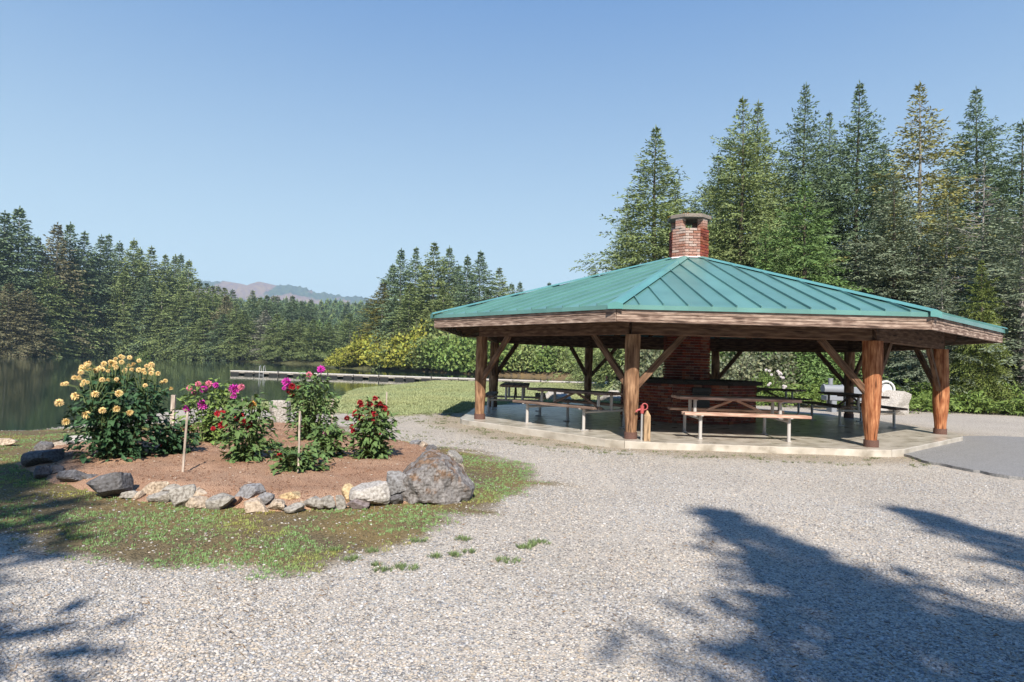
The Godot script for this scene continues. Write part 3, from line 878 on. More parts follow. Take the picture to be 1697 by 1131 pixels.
func make_table(label: String, side: float, rad: float, wood: Material, sd: int) -> void:
	rng.seed = sd
	var a := -0.041 + side * PI / 4.0
	var p := Vector3(CX + rad * sin(a), SLAB, -(CD - rad * cos(a)))
	var t := thing("picnic_table", label, "picnic table", p, "picnic tables round the fireplace", a)
	for i in 4:
		var mb := MB.new()
		mb.box(Transform3D(Basis(Vector3.UP, rr(-0.002, 0.002)), Vector3(rr(-0.02, 0.02), 0.785 + rr(-0.002, 0.002), -0.285 + i * 0.19)), Vector3(2.44, 0.055, 0.182), 0.006, Vector2(rr(0, 3), rr(0, 1)))
		obj("table_plank", mb.mesh(wood), t)
	for s in [-1.0, 1.0]:
		for i in 2:
			var mb := MB.new()
			mb.box(Transform3D(Basis.IDENTITY, Vector3(rr(-0.02, 0.02), 0.50 + rr(-0.002, 0.002), s * (0.62 + i * 0.15))), Vector3(2.44, 0.055, 0.14), 0.006, Vector2(rr(0, 3), rr(0, 1)))
			obj("bench_plank", mb.mesh(wood), t)
	for e in [-0.86, 0.86]:
		var f := MB.new()
		f.tube([Vector3(e, 0.40, -0.70), Vector3(e, 0.40, 0.70)], [0.03, 0.03], 8)
		for s in [-1.0, 1.0]:
			f.tube([Vector3(e, 0.40, s * 0.22), Vector3(e, 0.765, s * 0.22)], [0.034, 0.034], 8)
		f.box(Transform3D(Basis.IDENTITY, Vector3(e, 0.752, 0)), Vector3(0.05, 0.024, 0.7), 0.003)
		for s in [-1.0, 1.0]:
			f.box(Transform3D(Basis.IDENTITY, Vector3(e, 0.468, s * 0.69)), Vector3(0.05, 0.02, 0.3), 0.003)
		obj("frame", f.mesh(M.pipe), t)
		for s in [-1.0, 1.0]:
			var l := MB.new()
			l.tube([Vector3(e, 0.0, s * 0.69), Vector3(e, 0.46, s * 0.69)], [0.034, 0.034], 10)
			l.box(Transform3D(Basis.IDENTITY, Vector3(e, 0.012, s * 0.69 - s * 0.04)), Vector3(0.07, 0.024, 0.17), 0.004)
			obj("leg", l.mesh(M.pipe), t)
		obj("brace", beam(Vector3(e * 0.06, 0.745, 0), Vector3(e * 0.98, 0.41, 0), 0.04, 0.05, 0.004).mesh(wood), t)
	var cl := MB.new()
	cl.box(Transform3D(Basis.IDENTITY, Vector3(0, 0.748, 0)), Vector3(0.09, 0.03, 0.72), 0.004)
	obj("batten", cl.mesh(wood), t)

func build_small_things() -> void:
	# yard hydrant and its timber post
	var t := thing("yard_hydrant", "red-handled water hydrant on a thin pipe beside the front post", "hydrant", W(2.52, 12.42, hgt(2.52, 12.42)))
	var p := MB.new()
	p.tube([Vector3(0, -0.05, 0), Vector3(0, 0.66, 0)], [0.021, 0.021], 10)
	obj("pipe", p.mesh(M.galvanised), t)
	var h := MB.new()
	h.tube([Vector3(0, 0.64, 0), Vector3(0, 0.70, 0), Vector3(0, 0.78, 0), Vector3(0, 0.80, 0)], [0.032, 0.04, 0.036, 0.02], 10)
	h.tube([Vector3(-0.02, 0.72, 0), Vector3(-0.09, 0.70, 0.01), Vector3(-0.12, 0.665, 0.01)], [0.022, 0.02, 0.018], 8)
	obj("head", h.mesh(M.red_paint), t)
	var l := MB.new()
	var pts := []
	var rad := []
	for i in 12:
		var a := lerpf(2.6, -1.9, i / 11.0)
		pts.append(Vector3(0.045 + cos(a) * 0.055, 0.77 + sin(a) * 0.06, 0.012))
		rad.append(0.013)
	l.tube(pts, rad, 7)
	obj("handle", l.mesh(M.red_paint), t)
	var q := thing("hydrant_post", "short pointed wooden post standing beside the red-handled hydrant", "post", W(2.60, 12.34, hgt(2.6, 12.34)))
	var b := MB.new()
	var w := 0.058
	var yy := [-0.1, 0.60, 0.70]
	for i in 4:
		var c0 := Vector3(w if i == 0 or i == 3 else -w, 0, w if i < 2 else -w)
		var j := (i + 1) % 4
		var c1 := Vector3(w if j == 0 or j == 3 else -w, 0, w if j < 2 else -w)
		b.face([c0 + Vector3.UP * yy[0], c1 + Vector3.UP * yy[0], c1 + Vector3.UP * yy[1], c0 + Vector3.UP * yy[1]], Vector3(0, 0.3, 0), [Vector2(0, 0), Vector2(0, 0.11), Vector2(0.7, 0.11), Vector2(0.7, 0)])
		b.face([c0 + Vector3.UP * yy[1], c1 + Vector3.UP * yy[1], c1 * 0.18 + Vector3.UP * yy[2], c0 * 0.18 + Vector3.UP * yy[2]], Vector3(0, 0.3, 0), [Vector2(0.7, 0), Vector2(0.7, 0.11), Vector2(0.8, 0.06), Vector2(0.8, 0.05)])
	b.box(Transform3D(Basis.IDENTITY, Vector3(0, 0.698, 0)), Vector3(0.022, 0.006, 0.022))
	obj("shaft", b.mesh(M.post_wood), q)
	# stakes in the bed
	var names := ["broad weathered stake with peeling dark paint behind the pink-flowered plant", "thin pale stake nearest the front in the bed's left half", "thin pale stake standing in front of the low leafy plant", "grey stake among the leaves of the tall magenta dahlia", "wide pale stake right of the tall magenta dahlia", "pale stake behind the dark red dahlia bush", "slim stake beside the small orange flower", "slim stake among the purple dahlias' right side"]
	for i in STAKES.size():
		var s: Array = STAKES[i]
		var y := hgt(s[0], s[1]) + 0.08
		var m := MB.new()
		var tilt := Basis(Vector3.BACK, [0.0, -0.035, 0.012, -0.01, 0.01, 0.0, 0.01, 0.0][i])
		var hh: float = s[2] - y + 0.15
		m.box(Transform3D(Basis.IDENTITY, Vector3(0, hh * 0.5 - 0.15, 0)), Vector3(s[3] * 1.0, hh, s[3] * 0.7), 0.003, Vector2(i * 0.7, i * 0.3))
		var o := obj("garden_stake", m.mesh(M.stake), self, Transform3D(tilt, W(s[0], s[1], y)))
		tag(o, names[i], "stake", "stakes in the dahlia bed")
	build_dock()
	# the old machine behind the pavilion
	var e := thing("engine_relic", "old grey and white engine relic with large flywheel behind the pavilion", "machine", W(13.2, 24.9, hgt(13.2, 24.9)))
	var d := MB.new()
	d.tube([Vector3(-1.25, 0.88, 0), Vector3(-1.2, 0.88, 0), Vector3(-1.2, 0.88, 0), Vector3(-0.55, 0.88, 0), Vector3(-0.5, 0.88, 0), Vector3(-0.5, 0.88, 0)], [0.18, 0.2, 0.17, 0.17, 0.2, 0.18], 20)
	obj("cylinder", d.mesh(M.machine_grey), e)
	var f := MB.new()
	f.tube([Vector3(-0.95, 1.05, 0), Vector3(-0.95, 1.22, 0), Vector3(-0.95, 1.3, 0)], [0.08, 0.08, 0.1], 12)
	f.box(Transform3D(Basis.IDENTITY, Vector3(0.1, 0.82, 0)), Vector3(1.3, 0.34, 0.36), 0.04)
	f.box(Transform3D(Basis.IDENTITY, Vector3(-0.1, 0.55, 0)), Vector3(2.2, 0.2, 0.5), 0.03)
	for s in [-0.9, 0.7]: f.box(Transform3D(Basis.IDENTITY, Vector3(s, 0.22, 0)), Vector3(0.2, 0.55, 0.45), 0.02)
	obj("bed_frame", f.mesh(M.machine_grey), e)
	var wh := Node3D.new()
	wh.name = "flywheel"
	e.add_child(wh)
	wh.position = Vector3(1.02, 0.93, 0.28)
	var rim := MB.new()
	var rp := []
	var rd := []
	for i in 25:
		var a := TAU * i / 24.0
		rp.append(Vector3(cos(a), sin(a), 0) * 0.31)
		rd.append(0.045)
	rim.tube(rp, rd, 8, Vector2.ZERO, false)
	obj("rim", rim.mesh(M.machine_white), wh)
	var hub := MB.new()
	hub.tube([Vector3(0, 0, -0.06), Vector3(0, 0, 0.03), Vector3(0, 0, 0.06)], [0.22, 0.22, 0.19], 24)
	obj("hub", hub.mesh(M.machine_white), wh)
	for i in 6:
		var a := TAU * i / 6.0
		var sp := MB.new()
		sp.tube([Vector3(cos(a), sin(a), 0) * 0.18, Vector3(cos(a), sin(a), 0) * 0.3], [0.022, 0.018], 6)
		obj("spoke", sp.mesh(M.machine_grey), wh)
	# a short painted marker post far across the lawn
	var g := thing("marker_post", "small red and white marker post far across the lawn", "post", W(7.4, 50.0, hgt(7.4, 50.0)))
	var g1 := MB.new()
	g1.tube([Vector3(0, -0.1, 0), Vector3(0, 0.3, 0)], [0.16, 0.15], 10)
	obj("base", g1.mesh(M.machine_white), g)
	var g2 := MB.new()
	g2.tube([Vector3(0, 0.3, 0), Vector3(0, 0.62, 0), Vector3(0, 0.7, 0)], [0.13, 0.11, 0.05], 10)
	obj("top", g2.mesh(M.red_paint), g)

func build_dock() -> void:
	var a := W(-31.4, 73.7, 0)
	var b := W(9.0, 66.9, 0)
	var t := thing("floating_dock", "long low floating dock stretched across the lake behind the bed", "dock", W(-31.4, 73.7, WATER))
	var dir := (b - a)
	var ln := dir.length()
	dir = dir.normalized()
	var n := 14
	var bs := Basis(dir, Vector3.UP, dir.cross(Vector3.UP))
	for i in n:
		var s := ln / n
		var o := dir * (s * (i + 0.5))
		var m := MB.new()
		m.box(Transform3D(bs, o + Vector3.UP * 0.40), Vector3(s - 0.06, 0.08, 1.6), 0.01, Vector2(i * 1.7, 0))
		obj("deck_section", m.mesh(M.deck), t)
		var r := MB.new()
		for z in [-0.76, 0.76]: r.box(Transform3D(bs, o + Vector3.UP * 0.27 + bs.z * z), Vector3(s - 0.1, 0.19, 0.06), 0.005, Vector2(i * 1.3, 0.3))
		obj("edge_beam", r.mesh(M.deck_edge), t)
		for q in [-0.3, 0.28]:
			var f := MB.new()
			f.box(Transform3D(bs, o + dir * (s * q) + Vector3.UP * 0.1), Vector3(1.0, 0.34, 1.62), 0.02)
			obj("float", f.mesh(M.black_rubber), t)
		if i % 2 == 1:
			var pl := MB.new()
			var po: Vector3 = dir * (s * (i + 1)) + bs.z * 0.86
			pl.tube([po - Vector3.UP * 1.5, po + Vector3.UP * 0.62], [0.06, 0.06], 8)
			obj("piling", pl.mesh(M.iron), t)
	var ld := MB.new()
	for x in [3.6, 4.1]:
		var o: Vector3 = dir * x + bs.z * 0.84
		ld.tube([o - Vector3.UP * 0.4, o + Vector3.UP * 1.0, o - bs.z * 0.2 + Vector3.UP * 1.1, o - bs.z * 0.45 + Vector3.UP * 0.45], [0.03, 0.03, 0.03, 0.03], 6)
	for y in [-0.2, 0.05, 0.3]:
		ld.tube([dir * 3.6 + bs.z * 0.84 + Vector3.UP * y, dir * 4.1 + bs.z * 0.84 + Vector3.UP * y], [0.02, 0.02], 6)
	obj("ladder", ld.mesh(M.galvanised), t)

# ---------------------------------------------------------------- the ground, water and hills
func steps(from: float, to: float, first: float, grow: float) -> Array:
	var a := []
	var x := from
	var s := first
	while x < to:
		a.append(x)
		x += s
		s *= grow
	a.append(to)
	return a

func grid_mesh(xs: Array, ds: Array, f: Callable, m: Material) -> ArrayMesh:
	var mb := MB.new()
	var nx := xs.size()
	for d in ds:
		for x in xs:
			var r: Array = f.call(x, d)
			mb.v.append(Vector3(x, r[0], -d)); mb.n.append(Vector3.UP); mb.uv.append(Vector2(x, d)); mb.c.append(r[1])
	for j in ds.size() - 1:
		for i in nx - 1:
			var q := j * nx + i
			mb.ix.append_array(PackedInt32Array([q, q + nx, q + 1, q + 1, q + nx, q + nx + 1]))
	var st := SurfaceTool.new()
	st.create_from(mb.mesh(m), 0)
	st.generate_normals()
	return st.commit()

func ground_point(x: float, d: float) -> Array:
	var h := hgt(x, d)
	var c := Color(0.64, 0.61, 0.57)
	if d < 130.0 and d > -30.0 and absf(x) < 60.0:
		var w := cover(x, d)
		var v := n2.get_noise_2d(x * 14.0, d * 14.0)
		c = c * (1.0 + 0.1 * n1.get_noise_2d(x * 5.0, d * 5.0))
		c = c.lerp(Color(0.50, 0.44, 0.35), w[3] * 0.75)
		c = c.lerp(Color(0.26 + v * 0.08, 0.21 + v * 0.05, 0.12), w[0])
		c = c.lerp(Color(0.46 + v * 0.06, 0.48 + v * 0.05, 0.24), w[1])
		c = c.lerp(Color(0.26 + v * 0.1, 0.20 + v * 0.06, 0.12), w[2])
		if h < WATER + 0.25 and d < 100.0: c = c.lerp(Color(0.3, 0.25, 0.18), 0.7)
	elif d >= 130.0: c = Color(0.16, 0.17, 0.09)
	c.a = 1.0
	return [h, c]

func bed_point(x: float, d: float) -> Array:
	var s := sdist(Vector2(x, d), bed)
	var h := hgt(x, d) + 0.11 * smoothstep(0.15, -0.45, s) - 0.03 * smoothstep(-0.05, 0.2, s) - 0.1 * smoothstep(0.1, 0.3, s)
	h += n2.get_noise_2d(x * 40.0, d * 40.0) * 0.022 + n1.get_noise_2d(x * 25.0, d * 25.0) * 0.02
	var v := n1.get_noise_2d(x * 12.0 + 50.0, d * 12.0)
	return [h, Color(0.9 + v * 0.1, 0.88 + v * 0.14, 0.86 + v * 0.16)]

func ridge_point(x: float, d: float) -> Array:
	var h := 0.0
	for i in RIDGE.size() - 1:
		if x >= RIDGE[i][0] and x <= RIDGE[i + 1][0]:
			var t: float = (x - RIDGE[i][0]) / (RIDGE[i + 1][0] - RIDGE[i][0])
			h = lerpf(RIDGE[i][1], RIDGE[i + 1][1], t)
	var z := clampf((d - 2300.0) / 1200.0, 0.0, 1.0)
	var back := clampf((d - 3500.0) / 1500.0, 0.0, 1.0)
	var g := n1.get_noise_2d(x * 0.05, d * 0.05)
	var y := h * (pow(z, 0.8) * (1.0 - back * 0.6)) + g * 70.0 * z * (1.0 - z) * 3.0
	y += n2.get_noise_2d(x * 0.2, d * 0.2) * 16.0 * z * (1.0 - z)
	var cut := n1.get_noise_2d(x * 0.11 + 310.0, d * 0.06 + 20.0)
	var inpatch := (x > -1560 and x < -1270 and d > 2850) or (x > -1180 and x < -960 and d > 2500 and d < 3250)
	var bare: bool = inpatch or cut > 0.36
	var v := n2.get_noise_2d(x * 0.9, d * 0.9)
	var c := Color(0.205 + v * 0.08, 0.14 + v * 0.06, 0.115) if bare else Color(0.055 + v * 0.03, 0.085 + v * 0.04, 0.06)
	if not bare: y += absf(n2.get_noise_2d(x * 2.5, d * 2.5)) * 26.0
	return [y - 20.0 * (1.0 - z), c]

func scatter(called: String, label: String, category: String, mesh: Mesh, xf: Array, cols: PackedColorArray) -> void:
	var mm := MultiMesh.new()
	mm.transform_format = MultiMesh.TRANSFORM_3D
	mm.use_colors = true
	mm.mesh = mesh
	mm.instance_count = xf.size()
	for i in xf.size():
		mm.set_instance_transform(i, xf[i])
		mm.set_instance_color(i, cols[i])
	var o := MultiMeshInstance3D.new()
	o.name = numbered(called, self)
	o.multimesh = mm
	add_child(o, true)
	tag(o, label, category, "", "stuff")

func build_ground() -> void:
	var xs := steps(8.5, 6000.0, 0.17, 1.085)
	var neg := []
	for x in steps(9.0, 6000.0, 0.17, 1.085): neg.push_front(-x)
	var mid := []
	var q := -8.85
	while q < 8.4:
		mid.append(q)
		q += 0.15
	xs = neg + mid + xs
	var ds := []
	for d in steps(-2.0, 400.0, 0.4, 1.3): ds.push_front(-4.0 - d)
	q = -1.6
	while q < 2.6:
		ds.append(q)
		q += 0.4
	ds += steps(2.6, 16.0, 0.13, 1.004)
	ds += steps(16.3, 6500.0, 0.3, 1.045)
	setting(obj("ground", grid_mesh(xs, ds, ground_point, M.ground)))
	print("ground ", Time.get_ticks_msec())
	xs = []
	ds = []
	q = -7.4
	while q < -0.2:
		xs.append(q)
		q += 0.07
	q = 6.1
	while q < 14.9:
		ds.append(q)
		q += 0.07
	setting(obj("garden_soil", grid_mesh(xs, ds, bed_point, M.soil)))
	var wm := MB.new()
	wm.quad(W(-900, -60, WATER), W(120, -60, WATER), W(120, 420, WATER), W(-900, 420, WATER))
	var far_edges := wm
	setting(obj("lake", far_edges.mesh(M.water)))
	xs = []
	ds = []
	q = -4080.0
	while q < 4400.0:
		xs.append(q)
		q += 14.0 if q > -1900.0 and q < -500.0 else 60.0
	ds = steps(2100.0, 5000.0, 24.0, 1.0)
	setting(obj("hills", grid_mesh(xs, ds, ridge_point, M.hill)))
	# asphalt path
	var pth := [Vector2(7.45, 12.72), Vector2(9.2, 14.5), Vector2(10.75, 15.95), Vector2(12.2, 16.35), Vector2(14.5, 16.2), Vector2(19, 15.2), Vector2(19, 5.0), Vector2(12.2, 6.7), Vector2(9.2, 8.7), Vector2(7.55, 9.85), Vector2(7.2, 11.2)]
	var out := PackedVector2Array()
	for i in pth.size():
		var a: Vector2 = pth[i]
		var b: Vector2 = pth[(i + 1) % pth.size()]
		var k := int(a.distance_to(b) / 0.12) + 1
		for j in k:
			var p := a.lerp(b, j / float(k))
			out.append(p + Vector2(n2.get_noise_2d(p.x * 30, p.y * 30), n2.get_noise_2d(p.y * 30, p.x * 30 + 70)) * 0.07)
	var ap := MB.new()
	var ti := Geometry2D.triangulate_polygon(out)
	for i in range(0, ti.size(), 3):
		var a := W(out[ti[i]].x, out[ti[i]].y, 0.04)
		var b := W(out[ti[i + 1]].x, out[ti[i + 1]].y, 0.04)
		var c := W(out[ti[i + 2]].x, out[ti[i + 2]].y, 0.04)
		if (b - a).cross(c - a).y < 0: ap.tri(a, c, b)
		else: ap.tri(a, b, c)
	for i in out.size():
		var a := W(out[i].x, out[i].y, 0.04)
		var b := W(out[(i + 1) % out.size()].x, out[(i + 1) % out.size()].y, 0.04)
		ap.face([a, b, b - Vector3.UP * 0.2, a - Vector3.UP * 0.2], W(12.5, 11.5, 0), [Vector2.ZERO, Vector2.ZERO, Vector2.ZERO, Vector2.ZERO])
	setting(obj("asphalt_path", ap.mesh(M.asphalt)))

func build_cover() -> void:
	rng.seed = 77
	# loose stones of the gravel, near the camera; the ground's own grain takes over farther off
	var pal := [Color(0.74, 0.70, 0.64), Color(0.62, 0.60, 0.57), Color(0.5, 0.5, 0.5), Color(0.38, 0.39, 0.41), Color(0.72, 0.63, 0.52), Color(0.83, 0.8, 0.76), Color(0.6, 0.52, 0.43), Color(0.68, 0.66, 0.63), Color(0.32, 0.31, 0.31), Color(0.76, 0.68, 0.6), Color(0.7, 0.68, 0.66)]
	var xf := [[], [], []]
	var cc := [PackedColorArray(), PackedColorArray(), PackedColorArray()]
	for i in 330000:
		var d := 2.5 + 10.5 * pow(rng.randf(), 2.0)
		var x := rr(-1, 1) * (0.84 * d + 0.4)
		var sz := (0.009 + 0.018 * pow(rng.randf(), 3.0)) * (1.0 + (d - 2.5) * 0.015)
		if rng.randf() < 0.004: sz *= 1.7
		if sdist_cheap(x, d): continue
		var w := cover(x, d) if d > 4.2 and (x < 1.2 or Vector2(x - CX, d - CD).length() < 8.0) else [0.0, 0.0, 0.0, 0.0]
		if rng.randf() < w[0] * 0.93 or rng.randf() < w[3] * 0.7 or w[1] > 0.3: continue
		if rng.randf() > 0.72 + 0.6 * n1.get_noise_2d(x * 5.0, d * 5.0 + 60.0): continue
		var k := rng.randi() % 3
		var b := Basis(Vector3.UP, rr(0, TAU)) * Basis(Vector3.RIGHT, rr(-0.35, 0.35)) * Basis.from_scale(Vector3(sz, sz * rr(0.45, 0.9), sz))
		xf[k].append(Transform3D(b, W(x, d, hgt_near(x, d) + sz * 0.1)))
		var warm := clampf(0.5 + n1.get_noise_2d(x * 7.0 + 90.0, d * 7.0) * 0.9, 0.0, 1.0)
		cc[k].append((pal[rng.randi() % pal.size()] as Color) * rr(0.8, 1.08) * Color(0.95, 0.97, 1.0).lerp(Color(1.02, 0.985, 0.94), warm))
	for k in 3: scatter("gravel_stones", "loose pale gravel stones spread over the forecourt", "gravel", pebble_mesh(k + 1, M.pebble), xf[k], cc[k])
	print("pebbles ", Time.get_ticks_msec())
	# short turf round the bed, tufts in the gravel
	var gx := []
	var gc := PackedColorArray()
	for i in 80000:
		var d := 4.5 + 11.0 * pow(rng.randf(), 1.4)
		var x := rr(-11.5, 0.9)
		if absf(x) > 0.86 * d + 0.3: continue
		var w := cover(x, d)
		if w[0] < 0.15 or Geometry2D.is_point_in_polygon(Vector2(x, d), bed): continue
		var pat := n1.get_noise_2d(x * 11.0 + 200.0, d * 11.0) + n2.get_noise_2d(x * 33.0, d * 33.0) * 0.5
		if rng.randf() > w[0] * clampf(0.6 + pat * 1.8, 0.05, 1.0): continue
		var s := rr(0.6, 1.3)
		gx.append(Transform3D(Basis(Vector3.UP, rr(0, TAU)).scaled(Vector3(s, s * rr(0.7, 1.1), s)), W(x, d, hgt_near(x, d) - 0.003)))
		var yl := clampf(n1.get_noise_2d(x * 9.0 + 80.0, d * 9.0 - 40.0) * 1.6, 0.0, 1.0)
		gc.append(Color(0.46, 0.74, 0.28).lerp(Color(0.76, 0.68, 0.17), yl) * rr(0.75, 1.1))
	scatter("grass", "thin green turf growing round the flower bed", "grass", blade_tuft(3, 7, 0.025, 0.003, M.blade), gx, gc)
	print("turf ", Time.get_ticks_msec())
	gx = []
	gc = PackedColorArray()
	for p in [[-1.16, 4.95, 1.0], [-0.88, 4.71, 0.8], [-0.74, 4.76, 1.2], [-0.39, 5.1, 0.7], [0.01, 5.0, 1.1], [0.15, 5.37, 0.9], [0.29, 5.52, 1.1], [0.22, 5.44, 0.6], [-0.73, 5.47, 0.8], [-0.35, 5.53, 0.9], [-0.55, 5.05, 0.5], [-1.05, 5.15, 0.5], [-0.3, 5.2, 0.5], [-0.95, 4.82, 0.5], [-1.35, 5.2, 0.6]]:
		for j in int(22 * p[2]):
			var a := rr(0, TAU)
			var q: float = sqrt(rng.randf()) * 0.06 * p[2]
			gx.append(Transform3D(Basis(Vector3.UP, rr(0, TAU)).scaled(Vector3.ONE * rr(0.5, 1.0)), W(p[0] + cos(a) * q * 1.4, p[1] + sin(a) * q, hgt_near(p[0], p[1]))))
			gc.append(Color(0.36, 0.5, 0.2) * rr(0.7, 1.1))
	for i in 150:
		var a := rr(-1.9, 1.3)
		var q := rr(6.5, 7.4)
		var x := CX + q * sin(a)
		var d := CD - q * cos(a)
		for j in 5:
			gx.append(Transform3D(Basis(Vector3.UP, rr(0, TAU)).scaled(Vector3.ONE * rr(0.5, 1.1)), W(x + rr(-0.12, 0.12), d + rr(-0.05, 0.05), hgt_near(x, d))))
			gc.append(Color(0.40, 0.46, 0.2) * rr(0.6, 1.1))
	for i in 320:
		var x := rr(-4.5, 1.6)
		var d := rr(10.5, 18.5)
		if Geometry2D.is_point_in_polygon(Vector2(x, d), bed): continue
		if n1.get_noise_2d(x * 12.0, d * 12.0) < -0.05: continue
		for j in 6:
			gx.append(Transform3D(Basis(Vector3.UP, rr(0, TAU)).scaled(Vector3.ONE * rr(0.4, 0.9)), W(x + rr(-0.15, 0.15), d + rr(-0.06, 0.06), hgt_near(x, d))))
			gc.append(Color(0.42, 0.48, 0.22) * rr(0.6, 1.1))
	scatter("weeds", "small green weed tufts scattered through the gravel", "weeds", blade_tuft(9, 9, 0.05, 0.0035, M.blade), gx, gc)
	# lawn beyond
	gx = []
	gc = PackedColorArray()
	for i in 70000:
		var d := 17.0 + 45.0 * pow(rng.randf(), 1.6)
		var x := rr(-13.0, 11.0)
		var pnt := Vector2(x, d)
		if not Geometry2D.is_point_in_polygon(pnt, lawn) or Geometry2D.is_point_in_polygon(pnt, lake): continue
		var s := rr(0.8, 1.4) * (1.0 + (d - 17.0) * 0.02)
		gx.append(Transform3D(Basis(Vector3.UP, rr(0, TAU)).scaled(Vector3(s * 1.3, s, s * 1.3)), W(x, d, hgt(x, d))))
		var v := n1.get_noise_2d(x * 3.0, d * 3.0) * 0.3
		gc.append(Color(0.68 + v * 0.25, 0.76 + v * 0.1, 0.38) * rr(0.8, 1.1))
	scatter("lawn", "mown green lawn running down to the lake", "grass", blade_tuft(5, 8, 0.06, 0.008, M.blade), gx, gc)
	print("lawn ", Time.get_ticks_msec())
	# fallen needles and twigs on the gravel
	gx = []
	gc = PackedColorArray()
	for i in 2600:
		var d := 2.6 + 9.5 * pow(rng.randf(), 1.8)
		var x := rr(-1, 1) * (0.84 * d + 0.4)
		if sdist_cheap(x, d) or n1.get_noise_2d(x * 6.0 - 30.0, d * 6.0) < -0.1: continue
		gx.append(Transform3D(Basis(Vector3.UP, rr(0, TAU)) * Basis(Vector3.RIGHT, PI / 2 - rr(0.05, 0.4)) * Basis.from_scale(Vector3.ONE * rr(0.5, 1.2)), W(x, d, hgt_near(x, d) + 0.012)))
		gc.append(Color(0.42, 0.26, 0.13) * rr(0.5, 1.3))
	scatter("fallen_needles", "brown fallen needles and twigs strewn over the gravel", "litter", blade_tuft(14, 2, 0.045, 0.003, M.blade), gx, gc)
	# bark chips and pale flecks on the bed
	gx = []
	gc = PackedColorArray()
	for i in 9000:
		var x := rr(-7.0, -0.5)
		var d := 6.5 + 7.8 * pow(rng.randf(), 1.3)
		if sdist(Vector2(x, d), bed) > -0.1: continue
		var s := rr(0.008, 0.026)
		var r: Array = bed_point(x, d)
		gx.append(Transform3D(Basis(Vector3.UP, rr(0, TAU)) * Basis(Vector3.RIGHT, rr(-0.5, 0.5)) * Basis.from_scale(Vector3(s * 1.6, s * 0.6, s * 0.8)), W(x, d, r[0] + s * 0.2)))
		gc.append(Color(0.8, 0.7, 0.58) if rng.randf() < 0.07 else Color(0.36, 0.20, 0.125) * rr(0.6, 1.35))
	scatter("bark_chips", "brown bark chips and pale flecks on the bed soil", "mulch", pebble_mesh(8, M.pebble), gx, gc)

func sdist_cheap(x: float, d: float) -> bool:
	var v := Vector2(x, d)
	if Vector2(x - CX, d - CD).length() < 6.3: return true
	if x > 7.2 and d > 13.0 - (x - 7.2) * 1.5 - 3.6: return true
	return d > 6.4 and x < -0.5 and Geometry2D.is_point_in_polygon(v, bed)

func hgt_near(x: float, d: float) -> float:
	if x < -6.5 or d > 14.0: return hgt(x, d)
	return n1.get_noise_2d(x * 3.0, d * 3.0) * 0.03

const COUNT_WORDS := ["first", "second", "third", "fourth", "fifth", "sixth", "seventh", "eighth", "ninth", "tenth", "eleventh", "twelfth", "thirteenth", "fourteenth", "fifteenth", "sixteenth", "seventeenth", "eighteenth", "nineteenth", "twentieth", "twenty-first", "twenty-second", "twenty-third", "twenty-fourth", "twenty-fifth", "twenty-sixth", "twenty-seventh", "twenty-eighth", "twenty-ninth", "thirtieth", "thirty-first", "thirty-second"]
const ROCK_TONE := {"d": "dark slate-grey", "g": "grey", "t": "tan", "r": "reddish-tan", "b": "blue-grey", "y": "yellowish", "p": "purplish-grey", "w": "pale grey"}
const BACK_ROCKS := ["small blue-grey rock at the bed's far right corner, beside a tan one", "rounded tan rock at the bed's far right corner", "dark split rock just behind the big boulder's left shoulder", "large grey rock leaning behind the big boulder's right side", "tan rock behind the big boulder's right foot", "grey rock at the bed's back edge near the red dahlia bush", "small purplish rock at the back edge by the magenta dahlia", "large pale round rock at the bed's back edge by the water", "flat purplish rock just in front of the large pale round rock", "long pale rock at the bed's back left by the water", "grey rock in front of the long pale rock, back left", "small dark upright rock beside the yellow dahlia's left side", "tan rock at the bed's back left corner", "rounded tan rock alone on the shore at the left edge"]

